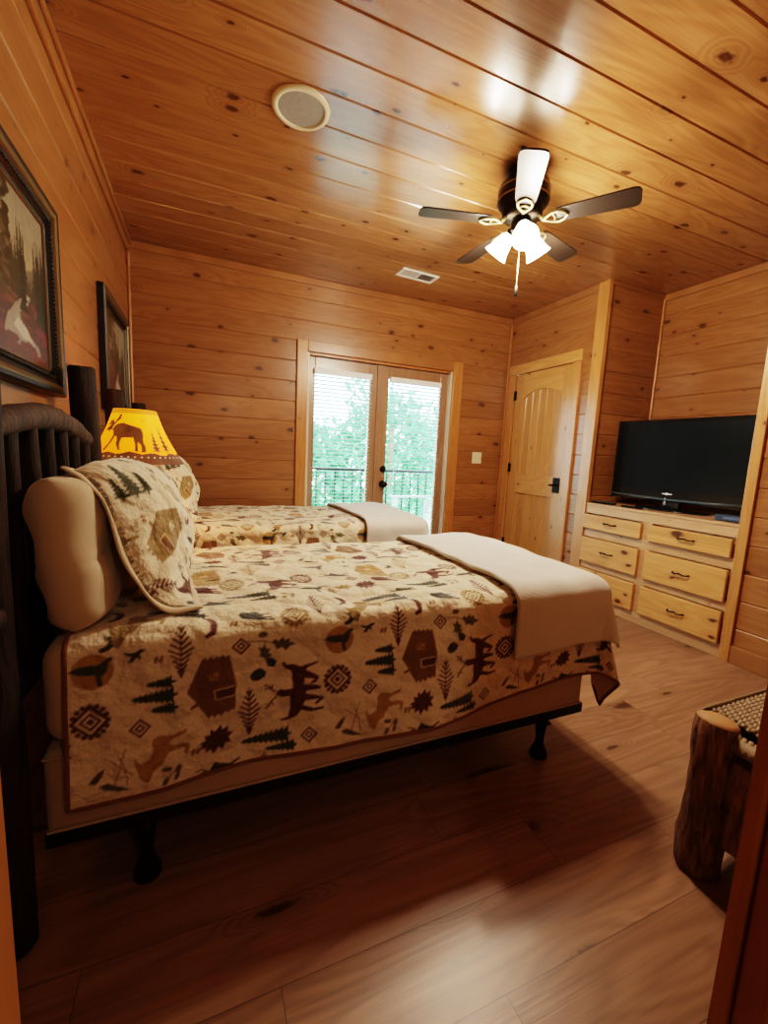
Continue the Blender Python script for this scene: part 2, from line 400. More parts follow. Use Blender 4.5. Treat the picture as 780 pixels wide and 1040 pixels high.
# blinds
def blind(x0, x1, label):
    r = empty('window_blind', ((x0 + x1) / 2, B + .02, 0)); tag(r, label, 'blind', 'horizontal blinds on the French doors')
    bm = bmesh.new(); box(bm, x0, x1, B + .002, B + .042, 1.855, 1.905); part('headrail', bm, M['blind'], r, bevel=.004)
    bm = bmesh.new(); z = 1.835
    while z > .36:
        M4 = Matrix.Translation(((x0 + x1) / 2, B + .021, z)) @ Matrix.Rotation(math.radians(-10), 4, 'X')
        box(bm, -(x1 - x0) / 2 + .004, (x1 - x0) / 2 - .004, -.019, .019, -.0013, .0013, M4=M4); z -= .0335
    part('slats', bm, M['blind'], r)
    bm = bmesh.new(); box(bm, x0 + .002, x1 - .002, B + .004, B + .038, z - .01, z + .012); part('bottom_rail', bm, M['blind'], r, bevel=.003)
    for fx in (.16, .84):
        bm = bmesh.new(); x = x0 + (x1 - x0) * fx; tube(bm, [(x, B + .0005, z), (x, B + .0005, 1.86)], .0012, 5); part('ladder_cord', bm, M['blind'], r)
blind(1.412, 1.955, 'white horizontal slat blind on the left French door')
blind(2.145, 2.695, 'white horizontal slat blind on the right French door beside the knobs')

# ------------------------------------------------------------------ right wall door
dr = struct(empty('door_2', (W, RDY0, 0)))
bm = bmesh.new()
box(bm, W - .022, W, RDY0 - .09, RDY0 + .004, 0, RDZ - .004); box(bm, W - .022, W, RDY1 - .004, RDY1 + .09, 0, RDZ - .004)
part('casing', bm, M['trim_zy'], dr, bevel=.004)
bm = bmesh.new(); box(bm, W - .022, W, RDY0 - .09, RDY1 + .09, RDZ - .002, RDZ + .095); part('head_casing', bm, M['door_y'], dr, bevel=.004)
y0, y1 = RDY0 + .004, RDY1 - .004
bm = bmesh.new()   # leaf: stiles, arched top rail, lock rail, bottom rail, grooved plank panels behind
box(bm, W + .004, W + .034, y0, y0 + .115, .008, RDZ - .006); box(bm, W + .004, W + .034, y1 - .115, y1, .008, RDZ - .006)
trim(W + .036, W + .05, RDY0 - .02, RDY1 + .02, 0, RDZ + .03, M['door_z'])  # unseen panel added behind the door to stop sky light leaking in
stl = part('stile', bm, M['door_z'], dr, bevel=.003)
bm = bmesh.new()
ya, yb = y0 + .115, y1 - .115
arc = [(yb, RDZ - .006), (ya, RDZ - .006)] + [(ya + (yb - ya) * t / 12, 1.80 + .075 * math.sin(PI * t / 12)) for t in range(13)]
M4 = Matrix(((0, 0, 1, 0), (1, 0, 0, 0), (0, 1, 0, 0), (0, 0, 0, 1)))
prism(bm, arc, W + .004, W + .034, M4=M4)
box(bm, W + .004, W + .034, ya, yb, .845, 1.04); box(bm, W + .004, W + .034, ya, yb, .008, .26)
part('rail', bm, M['door_y'], dr, bevel=.003)
bm = bmesh.new(); planks(bm, (W + .018, 0, 0), (0, 0, 1), (0, 1, 0), (-1, 0, 0), .2, 1.99, ya - .01, yb + .01, .095, .02, gw=.006, gd=.006, th=.014)
part('plank_panel', bm, M['door_z'], dr)
bm = bmesh.new(); box(bm, W - .004, W + .004, y0 + .035, y0 + .115, .895, 1.035)
hp = part('handle_plate', bm, M['black_metal'], dr, bevel=.003)
bm = bmesh.new(); tube(bm, [(W - .004, y0 + .075, .965), (W - .045, y0 + .075, .965)], .011, 12); tube(bm, [(W - .045, y0 + .066, .965), (W - .048, y0 + .10, .967), (W - .046, y0 + .118, .962)], [.011, .010, .009], 10)
lv = fin('door_lever', bm, M['bronze'], smooth=True); lv.parent = hp
for zz in (1.84, 1.10, .30):
    bm = bmesh.new(); box(bm, W - .006, W + .004, y1 - .022, y1 + .016, zz - .045, zz + .045); tube(bm, [(W - .009, y1 + .001, zz - .05), (W - .009, y1 + .001, zz + .05)], .007, 8)
    part('hinge', bm, M['black_metal'], dr)

# ------------------------------------------------------------------ switch plate, vent, speaker
sw = tag(empty('light_switch', (3.172, B, 1.184)), 'cream double light switch plate right of the French doors', 'light switch')
bm = bmesh.new(); box(bm, -.058, .058, -.006, 0, -.06, .06); fin('switch_plate', bm, M['cream_plastic'], sw, bevel=.003)
for sx in (-.024, .024):
    bm = bmesh.new(); box(bm, sx - .006, sx + .006, -.018, -.006, -.012, .012); fin('toggle', bm, M['cream_plastic'], sw, bevel=.002)
vt = tag(empty('ceiling_vent', (2.118, 3.14, H)), 'white rectangular air vent in the pine ceiling near the back wall', 'vent'); vt.rotation_euler.z = .05
bm = bmesh.new()
for x0, x1, y0, y1 in ((-.165, .165, -.075, -.055), (-.165, .165, .055, .075), (-.165, -.145, -.055, .055), (.145, .165, -.055, .055), (-.012, .012, -.055, .055)):
    box(bm, x0, x1, y0, y1, -.010, 0)
fin('vent_frame', bm, M['white_plastic'], vt, bevel=.002)
bm = bmesh.new(); box(bm, -.145, .145, -.055, .055, -.0015, 0); fin('vent_duct', bm, M['louver_dark'], vt)
bm = bmesh.new()
for k in range(9):
    for s, an in ((-1, 50), (1, -50)):
        x = s * (.02 + k * .0145)
        M4 = Matrix.Translation((x, 0, -.006)) @ Matrix.Rotation(math.radians(an if s < 0 else an), 4, 'Y')
        box(bm, -.0045, .0045, -.054, .054, -.0006, .0006, M4=M4)
fin('louver', bm, M['white_plastic'], vt)
sp = tag(empty('ceiling_speaker', (.908, 1.872, H)), 'round flush speaker with grey grille and cream rim in the ceiling', 'speaker')
bm = bmesh.new(); lathe(bm, [(.098, 0), (.098, -.008), (.102, -.012), (.118, -.010), (.124, -.003), (.124, 0)], 48); fin('speaker_rim', bm, M['cream_plastic'], sp, smooth=True)
bm = bmesh.new(); lathe(bm, [(.0, -.009), (.06, -.0085), (.0985, -.006)], 48); fin('speaker_grille', bm, M['grille'], sp, smooth=True)

# ------------------------------------------------------------------ ceiling fan
FC = Vector((2.02, 1.75, H))
fan = tag(empty('ceiling_fan', FC), 'five blade dark ceiling fan with three lit glass shades', 'ceiling fan')
bm = bmesh.new(); lathe(bm, [(0, 0), (.085, 0), (.092, -.015), (.096, -.05), (.118, -.065), (.128, -.10), (.128, -.155), (.112, -.178), (.10, -.185), (.10, -.215), (.085, -.235), (0, -.235)], 40)
fin('motor_housing', bm, M['bronze'], fan, smooth=True)
bm = bmesh.new()
for zz in (-.105, -.150): lathe(bm, [(.127, zz + .006), (.131, zz), (.127, zz - .006)], 40)
fin('housing_band', bm, flat('antique_gold', (.25, .17, .07), .35, .8), fan, smooth=True)
gold = flat('aged_brass', (.42, .34, .18), .35, .8)
for k in range(5):
    an = math.radians(163.0 - 72 * k)
    R4 = Matrix.Rotation(an, 4, 'Z')
    bm = bmesh.new()   # blade
    poly = [(.17, -.042), (.21, -.050), (.40, -.058), (.50, -.062), (.523, -.055), (.532, -.035), (.532, .035), (.523, .055), (.50, .062), (.40, .058), (.21, .050), (.17, .042)]
    prism(bm, poly, -.004, .004, M4=R4 @ Matrix.Translation((0, 0, -.245)) @ Matrix.Rotation(math.radians(-9), 4, 'X'))
    bl = fin('blade', bm, M['blade'], fan, bevel=.002)
    bm = bmesh.new()   # iron bracket: openwork loop
    T4 = R4 @ Matrix.Translation((0, 0, -.254)) @ Matrix.Rotation(math.radians(-9), 4, 'X')
    loop = [(.10, 0), (.125, .012), (.15, .030), (.18, .036), (.205, .024), (.222, .0), (.205, -.024), (.18, -.036), (.15, -.030), (.125, -.012), (.10, 0)]
    tube(bm, [T4 @ Vector((x, y, 0)) for x, y in loop], .0065, 8)
    tube(bm, [T4 @ Vector((x, y, .0)) for x, y in ((.155, -.024), (.166, 0), (.155, .024))], .005, 8)
    tube(bm, [R4 @ Vector((.07, 0, -.215)), R4 @ Vector((.10, 0, -.245)), T4 @ Vector((.125, 0, 0))], .009, 8)
    fin('blade_bracket', bm, gold, bl, smooth=True)
bm = bmesh.new(); lathe(bm, [(0, -.235), (.045, -.235), (.052, -.25), (.052, -.285), (.035, -.305), (.012, -.315), (0, -.318)], 32); kit = fin('light_kit', bm, M['bronze'], fan, smooth=True)
def shade_mat():
    a = NT('lit_frosted_glass', .4); a.t.nodes.remove(a.b)
    e = a.n('ShaderNodeEmission', {'Color': (1., .84, .60), 'Strength': 30.})
    a.t.links.new(e.outputs[0], a.out.inputs[0]); return a.m
SM = shade_mat()
for k in range(3):
    an = math.radians(-118 + 120 * k)
    T = Matrix.Rotation(an, 4, 'Z') @ Matrix.Translation((.045, 0, -.275)) @ Matrix.Rotation(math.radians(-40), 4, 'Y')   # local -z = out and down
    bm = bmesh.new(); lathe(bm, [(0, .004), (.019, .004), (.021, -.02), (.019, -.026), (0, -.026)], 20, M4=T); arm = fin('lamp_socket', bm, M['bronze'], kit, smooth=True)
    bm = bmesh.new(); lathe(bm, [(.020, -.022), (.034, -.036), (.042, -.065), (.050, -.10), (.064, -.132), (.062, -.132), (.048, -.10), (.040, -.065), (.032, -.038), (.018, -.024)], 28, M4=T)
    fin('glass_shade', bm, SM, kit, smooth=True)
    bm = bmesh.new(); lathe(bm, [(0, -.028), (.012, -.034), (.024, -.062), (.027, -.08), (.018, -.098), (0, -.105)], 20, M4=T)
    fin('bulb', bm, SM, kit, smooth=True)
bm = bmesh.new()
cx, cy = .02 * math.cos(-2.2), .02 * math.sin(-2.2)
tube(bm, [(cx, cy, -.315), (cx, cy, -.56)], .0018, 6)
ch = fin('pull_chain', bm, gold, kit)
bm = bmesh.new(); lathe(bm, [(0, -.555), (.005, -.56), (.006, -.585), (.009, -.60), (.005, -.612), (0, -.614)], 12, axis_pt=(cx, cy)); fin('chain_pull', bm, M['black_metal'], ch, smooth=True)

# ------------------------------------------------------------------ dresser, built in under the niche
ds = tag(empty('built_in_dresser', (W, (NY0 + NY1) / 2, 0)), 'built in pale pine dresser with six drawers under the television niche', 'dresser')
DY0, DY1 = NY0 + .002, NY1 + .0 - .02
def dpart(name, bm, mat, **k): return part(name, bm, mat, ds, **k)
ymid0, ymid1 = 1.885, 1.915
bm = bmesh.new()
FXa, FXb = W - .008, W + .018
box(bm, FXa, FXb, DY0, DY1, .77, .832); box(bm, FXa, FXb, DY0, DY1, .002, .095)
for za, zb in ((.572, .645), (.305, .375)): box(bm, FXa, FXb, DY0, DY1, za, zb)
for a_, b_ in ((DY0, DY0 + .008), (1.86, 1.94), (DY1 - .008, DY1)):
    for za, zb in ((.095, .305), (.375, .572), (.645, .77)): box(bm, FXa, FXb, a_, b_, za, zb)
dpart('face_frame', bm, M['face'], bevel=.0015)
bm = bmesh.new(); box(bm, W + .021, W2 - .002, DY0, DY1, .002, .830); dpart('carcass', bm, M['face'])
bm = bmesh.new(); box(bm, W - .012, W2 - .021, DY0, NY1 - .021, .833, .853); dpart('dresser_top', bm, M['face'], bevel=.003)
rows = ((.642, .760), (.362, .566), (.092, .300))
for r_, (za, zb) in enumerate(rows):
    for c_, (ya, yb) in enumerate(((1.928, 2.445), (1.338, 1.872))):
        bm = bmesh.new(); box(bm, W - .036, W - .0085, ya, yb, za, zb)
        d_ = dpart('drawer', bm, M['drawer'], bevel=.006)
        bm = bmesh.new(); yc, zc = (ya + yb) / 2, (za + zb) / 2 + .005
        tube(bm, [(W - .036, yc - .052, zc), (W - .052, yc - .050, zc), (W - .062, yc - .03, zc - .003), (W - .058, yc, zc + .003), (W - .062, yc + .03, zc - .003), (W - .052, yc + .050, zc), (W - .036, yc + .052, zc)], [.0065, .005, .0045, .006, .0045, .005, .0065], 8)
        hd = fin('drawer_handle', bm, M['black_metal'], smooth=True); hd.parent = d_

# ------------------------------------------------------------------ television and the small things on the dresser
tv = tag(empty('television', (W + .25, 1.918, .853)), 'large flat black television standing in the wall niche on the dresser', 'television')
tv.rotation_euler.z = math.radians(4)
TW, TB, TT = .488, .062, .685
bm = bmesh.new(); box(bm, -.012, .03, -TW, TW, TB, TT); box(bm, .03, .075, -.32, .32, TB + .1, TT - .12); fin('tv_body', bm, M['tv_black'], tv, bevel=.008)
bm = bmesh.new(); box(bm, -.0145, -.0125, -TW + .028, TW - .028, TB + .085, TT - .030); fin('screen', bm, M['tv_screen'], tv)
bm = bmesh.new(); tube(bm, [(-.012, -TW + .01, TB + .03), (-.018, -TW * .5, TB + .022), (-.020, 0, TB + .018), (-.018, TW * .5, TB + .022), (-.012, TW - .01, TB + .03)], .010, 10); fin('lower_bar', bm, flat('grey_gloss', (.06, .085, .10), .25), tv, smooth=True)
bm = bmesh.new()   # the blurred maker's mark: a flat lozenge with a raised middle
poly = [(-.036, -.003), (-.012, -.0045), (-.006, -.008), (.006, -.008), (.012, -.0045), (.036, -.003), (.036, .003), (.012, .0045), (.004, .009), (-.004, .009), (-.012, .0045), (-.036, .003)]
prism(bm, poly, 0, .001, M4=Matrix(((0, 0, -1, -.0155), (1, 0, 0, .03), (0, 1, 0, TB + .062), (0, 0, 0, 1))))
fin('maker_mark', bm, M['silver'], tv)
bm = bmesh.new()
for zz in (.030, .022, .006, -.004, -.014): box(bm, -.0325, -.0315, .027 - (.004 if zz < .01 else 0), .033 + (.004 if zz < .01 else 0), TB + zz - .002, TB + zz + .002)
fin('sticker_lines', bm, M['silver'], tv)  # white sticker lines on the stand, no lamps
bm = bmesh.new(); box(bm, -.012, .03, -.06, .06, .012, TB + .01); fin('stand_neck', bm, M['tv_black'], tv, bevel=.004)
bm = bmesh.new(); lathe(bm, [(0, 0), (.19, 0), (.195, .004), (.188, .010), (.10, .014), (0, .014)], 40, M4=Matrix.Scale(1.35, 4, (0, 1, 0)) @ Matrix.Scale(.7, 4, (1, 0, 0))); fin('stand_base', bm, M['tv_black'], tv, smooth=True)
cb = tag(empty('cable_box', (W + .10, 1.42, .853)), 'small dark blue media box on the dresser at the right of the television', 'media box')
bm = bmesh.new(); box(bm, -.05, .05, -.083, .083, .003, .040); fin('case', bm, M['box_blue'], cb, bevel=.004)
bm = bmesh.new(); box(bm, -.052, -.0505, -.07, .03, .016, .030); fin('display', bm, flat('box_display', (.10, .15, .24), .2), cb)
rm = tag(empty('remote_control', (W + .045, 2.33, .853)), 'black remote control lying flat at the left end of the dresser', 'remote control'); rm.rotation_euler.z = .12
bm = bmesh.new(); box(bm, -.024, .024, -.095, .095, .001, .019); fin('case', bm, M['black_metal'], rm, bevel=.006)
bm = bmesh.new()
for i in range(6):
    for j in (-1, 0, 1): box(bm, j * .013 - .004, j * .013 + .004, -.07 + i * .022, -.062 + i * .022, .019, .021)
fin('buttons', bm, flat('grey_rubber', (.16, .16, .17), .6), rm)
rc = tag(empty('remote_control', (W + .035, 2.07, .853)), 'slim black remote lying in front of the television stand', 'remote control'); rc.rotation_euler.z = .05
bm = bmesh.new(); box(bm, -.018, .018, -.08, .08, .001, .015); fin('case', bm, M['black_metal'], rc, bevel=.005)

# ------------------------------------------------------------------ pictures
def raster(polys, P, base):
    """paint polygons (points, colour) on sample points P (n,2)"""
    col = np.tile(np.array(base, float), (len(P), 1))
    for pts, c in polys:
        pts = np.array(pts, float); lo = pts.min(0); hi = pts.max(0)
        idx = np.nonzero((P[:, 0] >= lo[0]) & (P[:, 0] <= hi[0]) & (P[:, 1] >= lo[1]) & (P[:, 1] <= hi[1]))[0]
        if len(idx) == 0: continue
        q = P[idx]; ins = np.zeros(len(q), bool)
        a = pts; b = np.roll(pts, -1, 0)
        for (x1, y1), (x2, y2) in zip(a, b):
            if y1 == y2: continue
            c_ = ((y1 > q[:, 1]) != (y2 > q[:, 1]))
            xi = (x2 - x1) * (q[:, 1] - y1) / (y2 - y1) + x1
            ins ^= c_ & (q[:, 0] < xi)
        col[idx[ins]] = c
    return col
def raster_aa(polys, P, base, step):
    acc = 0
    for dx, dy in ((-.25, -.25), (.25, -.25), (-.25, .25), (.25, .25)):
        acc = acc + raster(polys, P + np.array((dx * step, dy * step)), base)
    return acc / 4
def grid_mesh(name, X, nu, nv, extra=None, cols=None):
    """X: (nu*nv,3) with index i*nv+j"""
    me = bpy.data.meshes.new(name)
    i, j = np.meshgrid(np.arange(nu - 1), np.arange(nv - 1), indexing='ij')
    a = (i * nv + j).ravel(); F = np.stack([a, a + nv, a + nv + 1, a + 1], 1)
    me.vertices.add(len(X)); me.vertices.foreach_set('co', X.astype(np.float32).ravel())
    nf = len(F); me.loops.add(nf * 4); me.loops.foreach_set('vertex_index', F.astype(np.int32).ravel())
    me.polygons.add(nf); me.polygons.foreach_set('loop_start', (np.arange(nf) * 4).astype(np.int32))
    me.polygons.foreach_set('use_smooth', np.ones(nf, bool))
    me.update(); me.validate()
    if cols is not None:
        at = me.color_attributes.new('print', 'FLOAT_COLOR', 'POINT')
        at.data.foreach_set('color', np.concatenate([cols, np.ones((len(cols), 1))], 1).astype(np.float32).ravel())
    if extra is not None:
        at = me.attributes.new('flat', 'FLOAT_VECTOR', 'POINT')
        at.data.foreach_set('vector', np.concatenate([extra, np.zeros((len(extra), 1))], 1).astype(np.float32).ravel())
    return me
def paint_mat():
    a = NT('oil_painting', .35, .4); x, y, z = a.coords()
    at = a.n('ShaderNodeVertexColor', layer_name='print').outputs[0]
    nz = a.noise(a.vec(x, a.m_('MULTIPLY', y, 40.), a.m_('MULTIPLY', z, 22.)), 1., 4., .6)
    a.color(a.mix(nz, at, a.mix(.6, at, (.03, .02, .015)))); return a.m
PM = paint_mat(); M['frame'] = flat('dark_bronze_frame', (.020, .014, .009), .45, .2, noisy=.7); M['gilt'] = flat('gilt_fillet', (.15, .09, .035), .42, .6)
def landscape(w, h, seed):
    r = random.Random(seed); nu, nv = 110, 100
    u, v = np.meshgrid(np.linspace(0, 1, nu), np.linspace(0, 1, nv), indexing='ij'); P = np.stack([u.ravel(), v.ravel()], 1)
    polys = []
    polys.append(([(0, .35), (0, .62), (.15, .70), (.3, .58), (.5, .66), (.7, .55), (.85, .62), (1, .56), (1, .35)], (.20, .17, .12)))
    def fir(x, b, t, wd, c):
        pts = []; n = 7
        for k in range(n):
            f = k / n; y = b + (t - b) * f; ww = wd * (1 - f); pts.append((x - ww * 1.15, y)); pts.append((x - ww * .55, y + (t - b) / n * .8))
        pts.append((x, t)); q = [(2 * x - a_, b_) for a_, b_ in pts[:-1]]
        return (pts + q[::-1], c)
    for x in np.linspace(.50, .99, 16):
        gap = abs(x - .80) < .055
        t = .50 + r.uniform(0, .08) if gap else .74 + r.uniform(-.06, .12)
        polys.append(fir(x, .33, t, .042, (.040 + r.uniform(0, .03), .048, .025)))
    for _ in range(260):      # the big leafy tree filling the left of the canvas
        x, y = r.uniform(-.02, .56) , r.uniform(.34, 1.0); x = min(x, .66 - .25 * abs(y - .85) + r.uniform(-.03, .03)); q = r.uniform(.02, .05)
        c = r.uniform(.02, .13); polys.append(([(x + q * math.cos(k) * 1.1, y + q * .8 * math.sin(k)) for k in range(6)], (c * 1.25, c * .85, c * .38)))
    polys.append(([(0, 0), (0, .42), (.2, .40), (.45, .36), (.7, .36), (1, .40), (1, 0)], (.075, .035, .028)))
    for _ in range(110):
        x, y = r.uniform(0, 1), r.uniform(.0, .38); q = r.uniform(.015, .05)
        polys.append(([(x + q * math.cos(k) * 1.4, y + q * .6 * math.sin(k)) for k in range(6)], (.06 + r.uniform(0, .14), .028 + r.uniform(0, .05), .03 + r.uniform(0, .03))))
    polys.append(([(.73, .42), (.79, .42), (.74, .34), (.64, .28), (.66, .20), (.86, .12), (.90, .06), (.60, .06), (.46, .12), (.50, .22), (.60, .32)], (.36, .29, .22)))
    polys.append(([(.62, .24), (.72, .20), (.80, .12), (.66, .13), (.56, .18)], (.60, .52, .42)))
    polys.append(([(.74, .41), (.77, .41), (.72, .34), (.64, .29), (.68, .34)], (.62, .55, .44)))
    for _ in range(40):
        x, y = r.uniform(0.3, 1), r.uniform(.0, .11); q = r.uniform(.015, .05)
        polys.append(([(x + q * math.cos(k) * 1.2, y + q * .7 * math.sin(k)) for k in range(6)], (.09 + r.uniform(0, .10), .035, .035)))
    for x, b in ((.70, .30), (.90, .29), (.965, .26)): polys.append(fir(x, b, .84, .05, (.022, .025, .014)))
    polys.append(([(.20, .2), (.235, .2), (.225, 1), (.205, 1)], (.16, .10, .06)))
    col = raster(polys, P, (0, 0, 0)); sky = col.sum(1) == 0
    g = P[:, 1:2]; skc = (1 - g) * np.array((.62, .46, .26)) + g * np.array((.30, .27, .20))
    col[sky] = skc[sky]
    X = np.stack([np.full(len(P), .0), (P[:, 0] - .5) * w, (P[:, 1] - .5) * h], 1)
    return grid_mesh('painting', X, nu, nv, cols=col)
def picture(y0, y1, z0, z1, seed, label):
    r = tag(empty('framed_picture', (.002, (y0 + y1) / 2, (z0 + z1) / 2)), label, 'picture', 'framed landscape paintings on the left wall')
    w, h = y1 - y0, z1 - z0
    prof = [(0, 0), (0, .030), (.008, .038), (.020, .036), (.040, .026), (.052, .022), (.056, .026), (.064, .026), (.070, .014), (.078, .010), (.078, 0)]   # (inset, depth)
    def ringframe(prof, nm, mat, par):
        bm = bmesh.new(); R_ = []
        for ins, dp in prof:
            R_.append([bm.verts.new((dp, sy * (w / 2 - ins), sz * (h / 2 - ins))) for sy, sz in ((-1, -1), (1, -1), (1, 1), (-1, 1))])
        for a_, b_ in zip(R_, R_[1:]):
            for k in range(4): bm.faces.new((a_[k], a_[(k + 1) % 4], b_[(k + 1) % 4], b_[k]))
        return fin(nm, bm, mat, par)
    f = ringframe(prof, 'picture_frame', M['frame'], r)
    ringframe([(.020, .0365), (.026, .0375), (.036, .0335), (.040, .0265)], 'gilt_band', M['gilt'], f)
    ringframe([(.078, .010), (.080, .013), (.086, .013), (.088, .008)], 'gilt_fillet', M['gilt'], f)
    bm = bmesh.new()   # beading
    ins = .060
    for sy, sz, ty, tz, n in ((-1, -1, 1, -1, int((w - .12) / .014)), (-1, 1, 1, 1, int((w - .12) / .014)), (-1, -1, -1, 1, int((h - .12) / .014)), (1, -1, 1, 1, int((h - .12) / .014))):
        for k in range(n + 1):
            t = k / n; y = (sy * (1 - t) + ty * t) * (w / 2 - ins); z = (sz * (1 - t) + tz * t) * (h / 2 - ins)
            bmesh.ops.create_icosphere(bm, subdivisions=1, radius=.0055, matrix=Matrix.Translation((.027, y, z)))
    fin('beading', bm, M['frame'], f, smooth=True)
    p = link('painting', landscape(w - .17, h - .17, seed), PM, r); p.location.x = .007
picture(.98, 1.805, 1.325, 1.968, 3, 'dark framed forest stream painting above the near bed, closest to the camera')
picture(2.58, 3.375, 1.345, 1.995, 8, 'dark framed woodland painting above the far bed behind the moose lamp')

# ------------------------------------------------------------------ bed frames with log headboards
def wlog(bm, p0, p1, r0, r1, n=8, seg=14, bow=(0, 0, 0), chamfer=True, wob=.04):
    p0, p1, bow = Vector(p0), Vector(p1), Vector(bow)
    pts, rr = [], []
    L = (p1 - p0).length; c = min(.008, L * .1)
    ts = ([0, c / L] if chamfer else [0]) + [(k + 1) / n for k in range(n - 1)] + ([1 - c / L, 1] if chamfer else [1])
    for t in ts:
        pts.append(p0.lerp(p1, t) + bow * math.sin(PI * t)); r = r0 + (r1 - r0) * t
        r *= 1 + .05 * math.sin(9 * t + p0.y * 7)
        if chamfer and (t == 0 or t == 1): r *= .82
        rr.append(r)
    tube(bm, pts, rr, seg, wob=wob)
BY = .945   # local origin of a bed: its near edge
bed = tag(empty('log_bed', (0, BY, 0)), 'dark hickory log headboard and steel frame of the near bed', 'bed', 'log beds with steel frames')
for (a_, b_) in (((.10, -.035, 0), (.10, -.035, 1.43)), ((.10, .965, 0), (.10, .80, 1.44))):
    bm = bmesh.new(); wlog(bm, a_, b_, .044, .043, 10, 16); fin('headboard_post', bm, M['hickory'], bed, smooth=True)
bm = bmesh.new(); pts = [(.10, -.015 + .865 * t, 1.185 + .055 * math.sin(PI * min(1, t * 1.02)) - .02 * t) for t in [k / 14 for k in range(15)]]
tube(bm, pts, [.028 + .008 * math.sin(PI * k / 14) for k in range(15)], 16, wob=.05); fin('top_rail', bm, M['rail_log'], bed, smooth=True)
bm = bmesh.new(); wlog(bm, (.10, -.02, .60), (.10, .91, .60), .034, .036, 10); fin('lower_rail', bm, M['hickory'], bed, smooth=True)
bm = bmesh.new(); wlog(bm, (.118, -.125, .81), (.118, -.080, .81), .028, .030, 3); fin('rail_end', bm, flat('polished_knob', (.05, .04, .035), .25), bed, smooth=True)
for k in range(6):
    bm = bmesh.new(); y = .112 + .131 * k
    wlog(bm, (.10, y + .01, .62), (.10, y, 1.19 + .035 * math.sin(PI * k / 5)), .024, .021, 6, 12, bow=(.0, random.uniform(-.008, .008), 0), wob=.06)
    fin('spindle', bm, M['hickory'], bed, smooth=True)
BW = .97
for yy in (.008, BW - .03):
    bm = bmesh.new(); s = 0 if yy < .5 else 1
    box(bm, .155, 1.885, yy, yy + .022, .190, .222) if s else (box(bm, .155, 1.885, yy, yy + .004, .196, .232), box(bm, .155, 1.885, yy + .004, yy + .035, .196, .200))
    fin('side_rail', bm, M['steel_brown'], bed)
bm = bmesh.new(); box(bm, 1.70, 1.735, .012, BW - .031, .170, .1775); fin('cross_rail', bm, M['steel_brown'], bed)
for lx, ly in ((.36, .06), (1.745, .07), (.36, .90), (1.745, .90)):
    bm = bmesh.new(); lathe(bm, [(0, .176), (.026, .176), (.022, .13), (.016, .075), (.018, .050), (.028, .030), (.034, .012), (.034, .0), (0, .0)], 18, axis_pt=(lx, ly)); fin('bed_leg', bm, M['steel_brown'], bed, smooth=True)

# soft block with rounded edges
def soft(name, x0, x1, y0, y1, z0, z1, r, mat, parent=None, sag=0.):
    bm = bmesh.new(); box(bm, x0, x1, y0, y1, z0, z1)
    bmesh.ops.bevel(bm, geom=bm.edges[:], offset=r, segments=5, profile=.5, affect='EDGES')
    o = fin(name, bm, mat, parent, smooth=True); return o
def local(o, y): o.location.y = y; return o
bs = tag(empty('box_spring', (0, BY, 0)), 'beige cloth box spring low on the near bed', 'box spring', 'box springs on the bed frames')
soft('base', .155, 1.885, .014, BW - .014, .224, .438, .018, M['boxspring'], bs)
for zz in (.236, .426):
    bm = bmesh.new(); x0, x1, y0, y1 = .160, 1.880, .010, BW - .010
    tube(bm, [(x0, y0, zz), (x1, y0, zz), (x1, y1, zz), (x0, y1, zz), (x0, y0, zz)], .004, 6); fin('piping', bm, M['boxspring'], bs)
ma = tag(empty('mattress', (0, BY, 0)), 'mattress in a cream fitted sheet on the near bed', 'mattress', 'mattresses under the quilts')
soft('mattress_body', .155, 1.93, .012, BW - .012, .440, .700, .055, M['sheet'], ma)

# ------------------------------------------------------------------ the quilt print
BUR, GRN, BRN, OCH, SLT, CRM, DKB = (.085, .012, .016), (.028, .045, .028), (.19, .090, .035), (.40, .235, .075), (.030, .042, .042), (.66, .53, .33), (.11, .03, .03)
CREAM = (.76, .66, .49)
S = .00093
def shape(pts, c, cx, cy): return ([((x - cx) * S, -(y - cy) * S) for x, y in pts], c)
def firt(tx, ty, bx, hw, c, cx, cy, n=6):
    """fir lying on its side: tip at tx, base at bx"""
    up, dn = [], []
    for k in range(n):
        f = (k + 1) / n; x = tx + (bx - tx) * f; w = hw * (.25 + .75 * f)
        up += [(x - (bx - tx) / n * .05, ty - w), (x, ty - w * .55)]; dn += [(x - (bx - tx) / n * .05, ty + w), (x, ty + w * .55)]
    pts = [(tx, ty)] + up + [(bx, ty - 4), (bx + 9, ty - 4), (bx + 9, ty + 4), (bx, ty + 4)] + dn[::-1]
    return shape(pts, c, cx, cy)
def line(pts, w, c, cx, cy):
    out = []
    for (x1, y1), (x2, y2) in zip(pts, pts[1:]):
        d = math.hypot(x2 - x1, y2 - y1) or 1; nx, ny = -(y2 - y1) / d * w / 2, (x2 - x1) / d * w / 2
        out.append(shape([(x1 + nx, y1 + ny), (x2 + nx, y2 + ny), (x2 - nx, y2 - ny), (x1 - nx, y1 - ny)], c, cx, cy))
    return out
def ell(x, y, rx, ry, c, cx, cy, n=20, rot=0.):
    cr, sr = math.cos(rot), math.sin(rot)
    return shape([(x + rx * math.cos(2 * PI * k / n) * cr - ry * math.sin(2 * PI * k / n) * sr, y + rx * math.cos(2 * PI * k / n) * sr + ry * math.sin(2 * PI * k / n) * cr) for k in range(n)], c, cx, cy)
